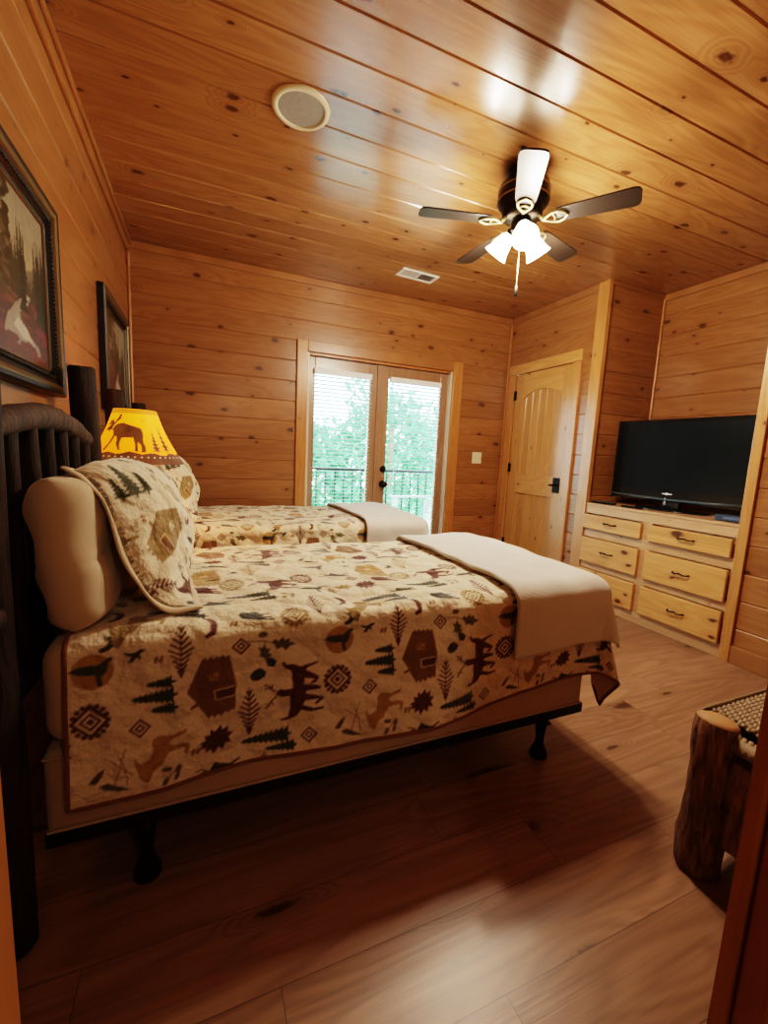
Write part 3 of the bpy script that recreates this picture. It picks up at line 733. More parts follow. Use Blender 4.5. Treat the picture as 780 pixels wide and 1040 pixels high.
def cabin(c=BRN):
    cx, cy = 115, 498
    P = [shape([(88, 412), (98, 404), (103, 412), (112, 403), (118, 412), (127, 405), (134, 412), (142, 404), (150, 412), (160, 408), (178, 495), (175, 580), (165, 575), (158, 583), (148, 577), (138, 590), (130, 580), (120, 592), (112, 580), (105, 590), (78, 545), (60, 553), (57, 545), (74, 536), (50, 500)], c, cx, cy)]
    P.append(shape([(118, 507), (172, 503), (174, 536), (121, 540)], CRM, cx, cy)); P.append(shape([(122, 511), (172, 507), (173, 532), (125, 536)], DKB if c == BRN else (.20, .08, .03), cx, cy))
    P.append(shape([(107, 452), (132, 452), (132, 477), (107, 477)], OCH if c == BRN else CRM, cx, cy)); P.append(shape([(110, 455), (118, 455), (118, 463), (110, 463)], c, cx, cy)); P.append(shape([(121, 466), (129, 466), (129, 474), (121, 474)], c, cx, cy))
    return P
def trees3(c=GRN): cx, cy = 658, 425; return [firt(638, 388, 700, 20, c, cx, cy), firt(603, 425, 704, 27, c, cx, cy, 8), firt(648, 462, 706, 22, c, cx, cy)]
def trees2(c=GRN): cx, cy = 302, 692; return [firt(223, 684, 362, 30, c, cx, cy, 9), firt(292, 722, 378, 20, c, cx, cy)]
def feather(c=BUR):
    cx, cy = 235, 588; P = []
    for k in range(9):
        y = 528 + k * 15; w = 32 * (1 - abs(k - 4) / 5.2)
        for s in (-1, 1): P += line([(cx, y + 10), (cx + s * w, y - 8)], 5.5, c, cx, cy)
    return P + line([(cx, 512), (cx, 662)], 4, c, cx, cy)
def dia(x, y, r, c, cx, cy): return shape([(x - r, y), (x, y - r), (x + r, y), (x, y + r)], c, cx, cy)
def smalld(c=DKB): cx, cy = 627, 492; return [dia(cx, cy, 27, c, cx, cy), dia(cx, cy, 19, CREAM, cx, cy), dia(cx, cy, 13, c, cx, cy), dia(cx, cy, 6, CREAM, cx, cy)]
def medal(c=DKB):
    cx, cy = 515, 467; P = []
    for k in range(16):
        a = 2 * PI * k / 16; P.append(ell(cx + 38 * math.cos(a), cy + 42 * math.sin(a), 7, 7, c, cx, cy, 8))
    P += [dia(cx, cy, 46, c, cx, cy), dia(cx, cy, 34, CREAM, cx, cy), dia(cx, cy, 26, c, cx, cy), dia(cx, cy, 17, CREAM, cx, cy), dia(cx, cy, 10, c, cx, cy)]
    return P
GOOSE = [(462, 330), (485, 320), (510, 318), (525, 320), (545, 305), (555, 300), (560, 308), (548, 315), (547, 335), (540, 345), (532, 350), (537, 376), (525, 374), (520, 345), (490, 342)]
def goosec(): cx, cy = 515, 335; return [ell(cx, cy, 46, 46, OCH, cx, cy, 28), shape(GOOSE, SLT, cx, cy)]
def goose(): return [shape(GOOSE, SLT, 515, 335)]
def bird(): return [shape([(478, 258), (492, 262), (505, 262), (520, 254), (530, 258), (515, 268), (520, 284), (508, 275), (500, 287), (488, 287), (498, 272), (485, 268)], SLT, 500, 270)]
def bird2(): return [shape([(592, 283), (600, 295), (612, 288), (624, 298), (620, 310), (628, 324), (615, 318), (608, 327), (588, 332), (584, 322), (600, 315), (605, 305), (595, 297)], SLT, 606, 308)]
def oak(c=(.11, .10, .03)):
    cx, cy = 350, 345
    return [shape([(342, 330), (352, 320), (362, 328), (375, 315), (380, 328), (395, 322), (395, 335), (417, 345), (395, 350), (385, 362), (372, 350), (358, 355), (352, 342)], c, cx, cy),
            shape([(303, 340), (315, 345), (320, 335), (330, 348), (340, 352), (333, 362), (345, 370), (330, 385), (318, 375), (308, 372), (312, 358)], c, cx, cy),
            ell(318, 302, 14, 9, c, cx, cy)] + line([(270, 318), (320, 322), (345, 332)], 3, c, cx, cy) + line([(320, 322), (325, 340)], 3, c, cx, cy)
def maple(c=BUR): return [shape([(80, 672), (100, 665), (95, 650), (112, 652), (112, 635), (125, 645), (140, 628), (145, 645), (160, 635), (158, 655), (174, 660), (160, 672), (168, 692), (150, 688), (145, 707), (132, 695), (120, 714), (112, 695), (98, 705), (98, 688), (83, 688), (92, 677)], c, 126, 671)]
def acorns(): cx, cy = 252, 440; return [shape([(215, 455), (228, 440), (245, 435), (262, 450), (258, 465), (240, 475), (222, 472)], SLT, cx, cy), shape([(258, 410), (275, 405), (292, 420), (285, 437), (266, 435)], SLT, cx, cy)]
STAG = [(318, 520), (330, 505), (345, 508), (370, 508), (385, 506), (405, 498), (440, 505), (455, 512), (452, 520), (410, 520), (408, 528), (460, 545), (465, 552), (440, 570), (435, 562), (448, 552), (405, 552), (400, 565), (435, 580), (465, 578), (462, 586), (425, 590), (395, 580), (380, 600), (350, 608), (332, 606), (335, 600), (355, 598), (362, 570), (360, 530), (335, 530)]
def stag(c=BUR, doe=True):
    cx, cy = 375, 515; P = [shape(STAG, c, cx, cy)]
    if doe: P.append(shape([(335, 422), (342, 418), (350, 428), (372, 430), (392, 440), (412, 436), (445, 430), (445, 436), (415, 446), (408, 452), (445, 476), (450, 482), (440, 496), (425, 500), (420, 496), (436, 486), (405, 478), (402, 506), (370, 512), (365, 450), (345, 440)], c, cx, cy))
    for a in ([(322, 512), (305, 502), (300, 490), (285, 485)], [(305, 502), (310, 487)], [(300, 496), (288, 498)], [(322, 526), (305, 538), (300, 550), (288, 560)], [(305, 538), (312, 552)], [(302, 546), (287, 546)]): P += line(a, 4.5, c, cx, cy)
    return P
def omoose(c=OCH): return [shape([(650, 520), (665, 508), (700, 515), (735, 503), (732, 515), (700, 525), (690, 535), (700, 542), (738, 545), (742, 555), (735, 577), (727, 572), (730, 556), (690, 560), (672, 590), (655, 600), (640, 632), (622, 615), (612, 580), (608, 556), (625, 575), (645, 565), (652, 545)], c, 672, 565)]
def duck():
    cx, cy = 527, 635; return [shape([(478, 637), (500, 612), (515, 605), (508, 625), (495, 642)], (.09, .08, .03), cx, cy), shape([(500, 650), (520, 645), (545, 660), (575, 676), (540, 672), (512, 662)], (.09, .08, .03), cx, cy)] + line([(513, 578), (550, 610), (577, 637)], 2.5, BRN, cx, cy) + line([(535, 655), (548, 610), (560, 562)], 2.5, BRN, cx, cy) + line([(565, 662), (558, 610), (545, 580)], 2.5, BRN, cx, cy)
def sprig(c=(.14, .11, .04)): cx, cy = 700, 630; return [ell(690, 613, 13, 7, c, cx, cy, rot=.2), ell(718, 620, 7, 12, c, cx, cy, rot=.2), ell(687, 646, 7, 12, c, cx, cy, rot=.4), ell(714, 640, 6, 12, c, cx, cy, rot=.3)] + line([(676, 655), (700, 632), (722, 608)], 2.5, c, cx, cy)
def elk(c=GRN): cx, cy = 140, 765; return [shape([(95, 765), (120, 770), (135, 745), (150, 755), (175, 765), (207, 752), (202, 760), (180, 772), (200, 785), (195, 790), (165, 785), (135, 782), (110, 778)], c, cx, cy)] + line([(118, 770), (98, 757), (85, 760)], 4, c, cx, cy) + line([(112, 775), (90, 780), (75, 775)], 4, c, cx, cy)
def bear(c=SLT): return [shape([(207, 235), (215, 222), (235, 225), (262, 220), (270, 233), (297, 233), (293, 243), (275, 245), (278, 254), (303, 257), (299, 267), (280, 264), (285, 271), (310, 271), (303, 281), (260, 276), (235, 270), (215, 262)], c, 255, 250)]
def canoe(c=BUR): return [shape([(95, 272), (115, 268), (128, 280), (134, 305), (127, 335), (104, 343), (98, 335), (113, 325), (114, 297), (105, 280)], c, 115, 305)]
def nut(): return [ell(190, 290, 5, 11, (.30, .17, .07), 190, 290, 10, .2), ell(202, 290, 5, 11, (.30, .17, .07), 190, 290, 10, .2)]
OL = (.30, .20, .08)
TILE = [  # motif, u (along the bed), v (across it, unfolded)
    (goosec, .268, .885), (bird, .350, .912), (bird2, .300, .95), (medal, .262, .765), (smalld, .362, .726), (trees3, .395, .800), (cabin, .527, .798),
    (feather, .455, .908), (omoose, .408, .645), (maple, .534, .650), (sprig, .429, .590), (elk, .536, .567), (feather, .619, .707), (stag, .742, .748),
    (smalld, .598, .902), (acorns, .655, .825), (duck, .300, .615), (nut, .480, .632), (nut, .40, .895), (trees2, .670, .612), (smalld, .784, .607), (nut, .575, .97),
    (oak, .684, .888), (bear, .640, 1.000), (canoe, .524, .968), (lambda: medal(OL), .745, .985),
    (lambda: trees2((.020, .038, .028)), .640, 1.135), (elk, .526, 1.103), (lambda: cabin(OCH), .500, 1.335), (lambda: omoose(OL), .352, .995), (lambda: medal(OL), .590, 1.250), (lambda: stag(BUR, False), .720, 1.262),
    (medal, .825, 1.29), (feather, .215, 1.040), (canoe, .300, 1.060), (lambda: trees2(SLT), .440, 1.045), (lambda: oak(OL), .322, 1.165), (maple, .425, 1.175), (lambda: bear(BUR), .510, 1.215),
    (goose, .241, 1.175), (goose, .300, 1.405), (lambda: elk(SLT), .348, 1.310), (bird, .420, 1.400), (bird2, .600, 1.38), (smalld, .400, 1.255), (lambda: sprig(OL), .750, 1.12), (nut, .70, 1.18), (lambda: feather(OL), .660, 1.405)]
PU, PV = .602, .90
def print_polys(u0, u1, v0, v1):
    out = []
    for fn, u, v in TILE:
        base = fn()
        uu = .215 + (u - .215) % PU - PU
        while uu < u1 + .1:
            vv = v - PV
            while vv < v1 + .1:
                if uu > u0 - .1 and vv > v0 - .1:
                    out += [([(uu + a_, vv + b_) for a_, b_ in pts], c) for pts, c in base]
                vv += PV
            uu += PU
    return out

# ------------------------------------------------------------------ draped cloth
XE = 1.950; YN, YF = 0.0, BW           # mattress edges (local y)
def drape(u, v, top=.716, R=.045, lift=0., flare=.06, wr=.0055, seed=0., hem_in=0., sag=0.):
    """u along bed, v across (local, 0 = near edge); past an edge the cloth falls; corners fall as a cone"""
    xe, yn, yf = XE - R, YN + R, YF - R
    rise = np.clip((u - 1.15) / .7, 0, 1); rise = rise * rise * (3 - 2 * rise)
    v = np.where(v < 0, v * (1 - .16 * rise), v)
    dx = np.maximum(0, u - xe); dn = np.maximum(0, yn - v); df = np.maximum(0, v - yf)
    dy = np.where(dn > 0, dn, df); sy = np.where(dn > 0, -1., 1.)
    r = np.hypot(dx, dy); th = np.arctan2(dx, dy)
    q = R * PI / 2
    a = np.minimum(r, q) / R
    over = np.maximum(0, r - q)
    corner = np.sin(2 * th) * (dx > 0) * (dy > 0)
    fl = flare * (1 - .6 * corner) + .16 * corner
    hoff = R * np.sin(a) + over * fl * 1. + lift * np.sin(a)
    # ripples in the hanging part
    s = np.where(dx > dy, v * 9., u * 7.) + seed
    hoff = hoff + np.minimum(over, .4) * (.035 * np.sin(s) + .02 * np.sin(2.3 * s + 1.)) * (1 - .5 * corner)
    hoff = hoff + over * .16 * corner * np.sin(4 * th + .6)
    drop = R * (1 - np.cos(a)) + over * (1 - fl * .3) - lift * (np.cos(a))
    x = np.minimum(u, xe) + hoff * np.sin(th) * (r > 0)
    y = np.where(dn > 0, yn, np.where(df > 0, yf, v)) + sy * hoff * np.cos(th) * (r > 0)
    y = np.where(dy > 0, y, np.clip(v, yn, yf))
    z = top - drop
    flatness = np.clip(1 - r / .1, 0, 1) * .8 + .2
    crown = .012 * np.sin(np.clip((v - YN) / BW, 0, 1) * PI) - .004
    w = wr * (np.sin(u * 17 + v * 9 + seed) * .5 + np.sin(v * 31 - u * 8 + 2 + seed) * .4 + np.sin(u * 41 + v * 23) * .3 + np.sin(u * 5.3 - v * 3.1))
    z = z + (w + crown) * flatness
    y = y + w * (1 - flatness) * sy * 1.2 * (dy > 0)
    return np.stack([x, y, z], -1)
def cloth(name, u0, u1, v0, v1, step, polys=None, **k):
    nu = int(round((u1 - u0) / step)) + 1; nv = int(round((v1 - v0) / step)) + 1
    u, v = np.meshgrid(np.linspace(u0, u1, nu), np.linspace(v0, v1, nv), indexing='ij'); u, v = u.ravel(), v.ravel()
    X = drape(u, v, **k)
    cols = None
    if polys is not None: cols = raster_aa(polys, np.stack([u, v + BY], 1), CREAM, step)
    return grid_mesh(name, X, nu, nv, extra=np.stack([u, v], 1), cols=cols)
QU0, QU1, QV0, QV1 = .215, XE + .36, -.388, BW + .38
qt = tag(empty('quilt', (0, BY, 0)), 'cream woodland print quilt with deer, cabins and firs on the near bed', 'quilt', 'woodland print quilts')
PO = print_polys(QU0, QU1, BY + QV0, BY + QV1)
qm = cloth('quilt_top', QU0, QU1, QV0, QV1, .0035, PO)
link('quilt_top', qm, M['print'], qt)
lm = cloth('quilt_lining', QU0 + .003, QU1 - .004, QV0 + .004, QV1 - .004, .02, None, lift=-.008)
link('quilt_lining', lm, M['lining'], qt)
def hem(pts2, **k):
    u = np.array([p[0] for p in pts2]); v = np.array([p[1] for p in pts2]); return [Vector(p) for p in drape(u, v, **k)]
N_ = 90
rim = [(QU0, QV1 - (QV1 - QV0) * t / N_) for t in range(N_)] + [(QU0 + (QU1 - QU0) * t / N_, QV0) for t in range(N_)] + [(QU1, QV0 + (QV1 - QV0) * t / N_) for t in range(N_)] + [(QU1 - (QU1 - QU0) * t / N_, QV1) for t in range(N_ + 1)]
bm = bmesh.new(); tube(bm, hem(rim), .0055, 6); fin('binding', bm, M['binding'], qt, smooth=True)

# folded blanket across the foot
bk = tag(empty('blanket', (0, BY, 0)), 'cream knitted throw folded across the foot of the near bed', 'blanket', 'folded knit throws')
def bl_cloth(name, u0, u1, v0, v1, lift, seed, skew=.0):
    step = .012; nu = int((u1 - u0) / step) + 1; nv = int((v1 - v0) / step) + 1
    s, t = np.meshgrid(np.linspace(0, 1, nu), np.linspace(0, 1, nv), indexing='ij')
    u = u0 + (u1 - u0) * s; v = v0 + (v1 - v0) * t
    u = u + skew * (1 - t) * (1 - s); u, v = u.ravel(), v.ravel()
    X = drape(u, v, lift=lift, flare=.04, wr=.004, seed=0.)
    X[:, 2] += .003 * np.sin(u * 30 + seed) * np.sin(v * 13)
    me = grid_mesh(name, X, nu, nv)
    o = link(name, me, M['blanket'], bk)
    so = o.modifiers.new('thick', 'SOLIDIFY'); so.thickness = .010; so.offset = 0
    return o
bl_cloth('lower_fold', 1.505, XE + .085, -.205, BW + .12, .012, 0.)
bl_cloth('upper_fold', 1.488, XE + .090, -.222, BW + .10, .026, 1.5)

# ------------------------------------------------------------------ pillows
def pillow(name, part_name, w, y0, prof_n, prof_f, tf, tb, mat, label, group, polys=None, n=70, seed=0., corner=.3, sq=4., flange=0.):
    """cushion leaning on the headboard. prof_n / prof_f: (x, z) up its middle sheet at the near and the far end"""
    r = tag(empty(name, (0, BY, 0)), label, 'pillow', group)
    PN, PF = np.array(prof_n), np.array(prof_f); h = .42
    def sheet(a, b):
        s_ = np.clip((b + 1) / 2, 0, 1); ex = (b - np.clip(b, -1, 1)) * h / 2
        out = []
        for P in (PN, PF):
            k = np.linspace(0, 1, len(P)); e = .04
            sm = lambda c: (np.interp(s_ - e, k, P[:, c]) + 2 * np.interp(s_, k, P[:, c]) + np.interp(s_ + e, k, P[:, c])) / 4
            x, z = sm(0), sm(1)
            dx = np.interp(s_ + .05, k, P[:, 0]) - np.interp(s_ - .05, k, P[:, 0]); dz = np.interp(s_ + .05, k, P[:, 1]) - np.interp(s_ - .05, k, P[:, 1])
            L = np.hypot(dx, dz) + 1e-9; out.append((x + dx / L * ex, z + dz / L * ex, dz / L, -dx / L))
        wt = np.clip((a + 1) / 2, 0, 1); wt = wt ** .8
        return [p * (1 - wt) + q * wt for p, q in zip(*out)]
    def outline(a, b):
        return a * np.sqrt(np.maximum(0, 1 - corner * b * b / 2)) , b * np.sqrt(np.maximum(0, 1 - corner * a * a / 2))
    a, b = np.meshgrid(np.linspace(-1, 1, n), np.linspace(-1, 1, n), indexing='ij'); a, b = a.ravel(), b.ravel()
    oa, ob = outline(a, b)
    if corner: ob = ob / math.sqrt(1 - 0) 
    T = np.maximum(0, (1 - np.abs(a) ** sq) * (1 - np.abs(b) ** sq)) ** .62
    T = T * (1 + .07 * np.sin(3 * a + 2 * b + seed) + .05 * np.sin(8 * b + 5 * a + seed) - .05 * np.exp(-((b - .05 - .15 * a) / .06) ** 2) * (a < -.1) * (seed == 1.))
    wr = .0025 * np.sin(11 * a + seed) * np.sin(9 * b + 1.3 + seed) + .0015 * np.sin(21 * a - 9 * b + seed)
    x, z, nx, nz = sheet(oa, ob)
    Yl = y0 - BY + w / 2 + oa * w / 2
    fx, fz = x + nx * T * tf, z + nz * T * tf          # cloth lengths measured over the swollen face
    G = np.stack([fx, Yl, fz], -1).reshape(n, n, 3)
    su = np.zeros((n, n)); su[1:] = np.cumsum(np.linalg.norm(np.diff(G, axis=0), axis=2), 0); su -= su[n // 2][None, :]
    sv = np.zeros((n, n)); sv[:, 1:] = np.cumsum(np.linalg.norm(np.diff(G, axis=1), axis=2), 1); sv -= sv[:, n // 2][:, None]
    uv = np.stack([su.ravel(), sv.ravel()], 1)
    bm = bmesh.new()
    lc = bm.verts.layers.float_color.new('print') if polys is not None else None
    lf = bm.verts.layers.float_vector.new('flat')
    cols = raster_aa(polys, uv, CREAM, .004) if polys is not None else None
    rows = []
    for sd, t in ((0, tf), (1, -tb)):
        d = T * t + wr * np.minimum(1, T * 3)
        vs = []
        for q in range(n * n):
            v = bm.verts.new((x[q] + nx[q] * d[q], Yl[q], z[q] + nz[q] * d[q])); v[lf] = (uv[q][0], uv[q][1] + sd * 2, 0)
            if lc: v[lc] = (*(cols[q] if sd == 0 else CREAM), 1)
            vs.append(v)
        rows.append(vs)
    for vs in rows:
        for i in range(n - 1):
            for j in range(n - 1): bm.faces.new([vs[i * n + j], vs[(i + 1) * n + j], vs[(i + 1) * n + j + 1], vs[i * n + j + 1]])
    bmesh.ops.remove_doubles(bm, verts=bm.verts[:], dist=.0003)
    o = fin(part_name, bm, mat, r, smooth=True)
    if flange:
        bm = bmesh.new(); m = 60; ring = []
        edge = [(-1 + 2 * k / m, -1) for k in range(m)] + [(1, -1 + 2 * k / m) for k in range(m)] + [(1 - 2 * k / m, 1) for k in range(m)] + [(-1, 1 - 2 * k / m) for k in range(m)]
        for ea, eb in edge:
            row = []; qa, qb = outline(ea, eb)
            for g in (0, 1):
                fa, fb = qa * (.975 + .025 * g + flange * g * 2 / w), qb * (.965 + .035 * g + flange * g * 2 / h)
                X_, Z_, n1, n2 = [float(k) for k in sheet(np.array(fa), np.array(fb))]
                wv = .005 * g * math.sin(ea * 14 + eb * 9)
                row.append(bm.verts.new((X_ + n1 * wv, y0 - BY + w / 2 + fa * w / 2, max(Z_ + n2 * wv, .728 + .002 * g))))
            ring.append(row)
        for k in range(len(ring)):
            p, q = ring[k], ring[(k + 1) % len(ring)]; bm.faces.new((p[0], q[0], q[1], p[1]))
        f = fin('sham_flange', bm, M['lining'], r, smooth=True); so = f.modifiers.new('t', 'SOLIDIFY'); so.thickness = .006; so.offset = 0
    return r
def rotp(base, ang, du, dv, sc=1.):
    """motifs are drawn lying along -u; turn them upright on the pillow: (s, t)"""
    out = []
    for pts, c in base:
        q = []
        for a_, b_ in pts:
            s, t = b_, -a_      # up = -u
            q.append((du + sc * (s * math.cos(ang) - t * math.sin(ang)), dv + sc * (s * math.sin(ang) + t * math.cos(ang))))
        out.append((q, c))
    return out
def sham_polys():
    P = []
    for fn, s, t, an, sc in ((lambda: cabin((.27, .17, .06)), -.235, .0, .25, 1.05), (trees3, -.290, .165, -.1, 1.1), (stag, -.20, -.185, -.1, 1.), (feather, -.335, -.13, -.3, .9), (maple, -.11, .24, .2, .9),
                             (lambda: smalld(OL), -.375, .17, 0, 1.), (bird, -.20, .235, .3, 1.), (lambda: sprig(OL), -.36, .03, .2, .9), (lambda: oak(OL), -.165, .135, .3, .8), (bird2, -.12, .175, .2, .9), (lambda: medal(OL), -.10, .085, .4, .8),
                             (canoe, -.085, -.01, -.2, .9), (goose, -.07, -.09, .9, .9), (nut, -.155, -.085, 0, 1.), (nut, -.31, .06, 0, 1.), (lambda: omoose(SLT), -.03, -.16, 1.8, .8), (acorns, -.29, -.235, .3, .8), (lambda: elk(GRN), .0, .02, .3, .9),
                             (medal, .03, .15, 0, .8), (stag, .12, -.02, 0, .9), (trees2, .15, .15, 0, 1.), (cabin, .27, .05, 0, .9), (maple, .05, -.17, 0, .9), (feather, .20, -.17, 0, .9), (goosec, .30, -.17, 0, .9), (lambda: sprig(OL), .0, .24, 0, 1.), (canoe, .34, .18, 0, 1.), (elk, -.20, .29, 1.2, .8)):
        P += rotp(fn(), an, s, t, sc)
    return P
pp = pillow('pillow', 'pillowcase', .68, .945, [(.235, .718), (.225, .80), (.212, .90), (.205, 1.00), (.195, 1.10)], [(.235, .722), (.225, .80), (.212, .89), (.200, .98), (.195, 1.07)], .078, .07, M['pillow'],
            'plain tan pillow leaning on the log headboard of the near bed', 'plain tan pillows', n=80, seed=1., corner=.22, sq=10.)
sh = pillow('pillow_sham', 'sham_cover', .66, 1.035, [(.500, .735), (.425, .735), (.372, .775), (.335, .86), (.310, .95), (.280, 1.04), (.245, 1.09), (.212, 1.10)],
            [(.42, .738), (.395, .80), (.375, .86), (.355, .92), (.34, .98), (.32, 1.03), (.30, 1.075)], .115, .03, M['print'],
            'woodland print sham with ochre cabin, in front of the plain pillow on the near bed', 'woodland print pillow shams', polys=sham_polys(), n=170, seed=2.3, corner=.12, sq=2.7, flange=.018)

# ------------------------------------------------------------------ the far bed: copies
DYB = 1.470
far = {}
for o, lab in ((bed, 'dark hickory log headboard and steel frame of the far bed by the French doors'), (bs, 'beige cloth box spring of the far bed by the French doors'), (ma, 'mattress in a cream fitted sheet on the far bed by the French doors'), (qt, 'cream woodland print quilt on the far bed by the French doors'),
               (bk, 'pale throw folded across the foot of the far bed, in front of the French doors'), (pp, 'plain tan pillow on the far bed, behind the printed sham'), (sh, 'woodland print sham propped on the far bed, right of the moose lamp')):
    c = copy_tree(o); c.location.y += DYB; c['label'] = lab; far[o.name] = c


# ------------------------------------------------------------------ nightstand and moose lamp
ns = tag(empty('nightstand', (.02, 2.163, 0)), 'low dark wooden nightstand between the two beds under the lamp', 'nightstand')
bm = bmesh.new(); box(bm, 0, .40, -.162, .162, .60, .63); fin('nightstand_top', bm, M['jamb'], ns, bevel=.004)
for lx in (.03, .37):
    for ly in (-.138, .138):
        bm = bmesh.new(); wlog(bm, (lx, ly, 0), (lx, ly, .60), .022, .020, 5, 10); fin('leg', bm, M['hickory'], ns, smooth=True)
bm = bmesh.new(); box(bm, .02, .38, -.15, .15, .42, .598); fin('body', bm, M['jamb'], ns, bevel=.003)
bm = bmesh.new(); box(bm, .381, .392, -.145, .145, .44, .585); dw = fin('drawer', bm, M['trim_y'], ns, bevel=.003)
bm = bmesh.new(); lathe(bm, [(0, 0), (.008, 0), (.008, .012), (.014, .02), (0, .026)], 12, M4=Matrix.Translation((.392, 0, .515)) @ Matrix.Rotation(PI / 2, 4, 'Y')); fin('knob', bm, M['black_metal'], dw, smooth=True)
LX, LY, LB = .222, 2.10, .63
lp = tag(empty('table_lamp', (LX, LY, LB)), 'lit table lamp with yellow moose silhouette shade between the beds', 'lamp')
bm = bmesh.new(); lathe(bm, [(0, 0), (.085, 0), (.09, .01), (.07, .02), (.03, .03), (.022, .06), (.020, .30), (.014, .34), (0, .345)], 24); fin('lamp_base', bm, M['hickory'], lp, smooth=True)
bm = bmesh.new(); tube(bm, [(.0, 0, .345), (0, 0, .66)], .004, 8); fin('harp_rod', bm, M['bronze'], lp)
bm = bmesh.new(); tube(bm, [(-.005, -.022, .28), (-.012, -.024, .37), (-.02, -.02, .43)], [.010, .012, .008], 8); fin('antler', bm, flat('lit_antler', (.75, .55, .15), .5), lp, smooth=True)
SZ0, SZ1, SR0, SR1 = .450, .688, .200, .086       # shade bottom / top above the base
def lampshade():
    nu, nv = 361, 91
    t, s = np.meshgrid(np.linspace(0, 2 * PI, nu), np.linspace(0, 1, nv), indexing='ij'); t, s = t.ravel(), s.ravel()
    r = SR0 + (SR1 - SR0) * s - .012 * np.sin(PI * s)
    X = np.stack([r * np.cos(t), r * np.sin(t), SZ0 + (SZ1 - SZ0) * s], -1)
    DK = (.030, .012, .008)
    # silhouettes in (arc metres about the side that faces the doorway, height fraction)
    polys = []
    f = 1 / .00143
    def sil(pts, cx, cy, sc, c=DK): polys.append(([(cx + x * sc, cy + y * sc) for x, y in pts], c))
    # moose digitised: origin at its feet
    moose = [(-90, 118), (-70, 150), (-55, 160), (-10, 168), (60, 152), (110, 140), (118, 110), (112, 60), (122, 30), (118, 2), (98, 0), (100, 40), (82, 60), (85, 5), (70, 5), (68, 50), (60, 85), (10, 82), (-5, 78), (-10, 40), (2, 10), (-8, 8), (-28, 45), (-32, 80), (-48, 90), (-60, 50), (-78, 5), (-92, 5), (-72, 50), (-62, 95), (-75, 122), (-98, 128), (-108, 112), (-120, 122), (-150, 118), (-148, 130), (-122, 148), (-110, 158), (-150, 152), (-152, 160), (-125, 170), (-140, 178), (-132, 184), (-112, 178), (-100, 192), (-94, 176), (-82, 168), (-60, 196), (-42, 222), (-30, 215), (-28, 208), (-40, 200), (-26, 195), (-50, 182), (-68, 165), (-84, 150)]
    A0 = math.radians(-96)      # angle on the shade where the moose stands
    W_ = .00058
    def at(cx_arc, base, pts, sx, sy):
        return [(cx_arc + x * sx, base + y * sy) for x, y in pts]
    P2 = np.stack([((t - A0 + PI) % (2 * PI) - PI) * .14, s], 1)
    polys.append((at(-.022, .215, moose, .00072, .0031), DK))
    def ftree(cx, base, hgt, wd):
        pts = []; n = 6
        for k in range(n):
            q = k / n; pts += [(cx - wd * (1 - q), base + hgt * (.12 + .88 * q)), (cx - wd * .25 * (1 - q), base + hgt * (.12 + .88 * q) + hgt * .07)]
        pts = [(cx - .002, base), (cx - .002, base + hgt * .12)] + pts + [(cx, base + hgt)]
        return (pts + [(2 * cx - a_, b_) for a_, b_ in pts[::-1]], DK)
    for cx in (.105, .150, .27, -.25, -.30): polys.append(ftree(cx, .19, .42 if cx in (.105, .27) else .55, .020))
    gr = [(-.45, -.02)] + [(-.45 + k * .02, .195 + .022 * math.sin(k * 1.7) + .012 * math.sin(k * .6)) for k in range(46)] + [(.47, -.02)]
    polys.append((gr, DK))
    for k in range(46):
        cx = -.44 + k * .0195; polys.append(([(cx - .0022, .115), (cx + .0022, .115), (cx + .0022, .137), (cx - .0022, .137)], (.40, .30, .18)))
    for k in range(60):
        cx = -.44 + k * .0147; h0, h1 = .915, .99
        for a_, b_ in ((cx, cx + .0147), (cx + .0147, cx)): polys.append(([(a_, h0), (a_ + .0045, h0), (b_ + .0045, h1), (b_, h1)], DK))
    polys.append(([(.055, .80), (.062, .785), (.070, .80), (.078, .785), (.086, .81), (.078, .797), (.070, .812), (.062, .797)], DK))
    cols = raster(polys, P2, (1, 1, 1))
    lit = cols[:, 0] > .99
    g = s[:, None]; warm = (1 - g) * np.array((1.0, .20, .003)) + g * np.array((1.0, .33, .008))
    cols[lit] = warm[lit]
    return grid_mesh('lamp_shade', X, nu, nv, cols=cols)
a = NT('lit_parchment_shade', .6, .3)
at = a.n('ShaderNodeVertexColor', layer_name='print').outputs[0]
x, y, z = a.coords(); nz = a.noise(a.vec(x, y, z), 22., 3.)
a.color(at); a.put(a.b.inputs['Emission Color'], a.mix(a.m_('MULTIPLY', nz, .45), at, a.mix(.5, at, (.8, .2, .01))))
a.put(a.b.inputs['Emission Strength'], 1.25)
ls = link('lamp_shade', lampshade(), a.m, lp)
# ------------------------------------------------------------------ log bench with woven seat
lb = tag(empty('log_bench', (1.852, .478, 0)), 'rustic log bench with bark legs and woven rope seat, right of the doorway', 'bench')
BL, BD = .85, .36     # length along x, depth toward -y
for lx, ly in ((0, 0), (BL, 0), (0, -BD + .06), (BL, -BD + .06)):
    bm = bmesh.new(); n = 10
    wlog(bm, (lx, ly, 0), (lx - .002, ly, .475), .056, .050, n, 18, wob=.07)
    for f in bm.faces:
        c_ = f.calc_center_median()
        if c_.z > .469 and abs(f.normal.z) > .5: f.material_index = 1
    bmesh.ops.recalc_face_normals(bm, faces=bm.faces)
    for f in bm.faces:
        if f.calc_center_median().z > .466: f.material_index = 1
    for v in bm.verts:
        if v.co.z > .455: v.co.z += (-(v.co.x - lx) * .15)
    fin('bench_leg', bm, [M['bark'], M['cut_wood']], lb, smooth=True)
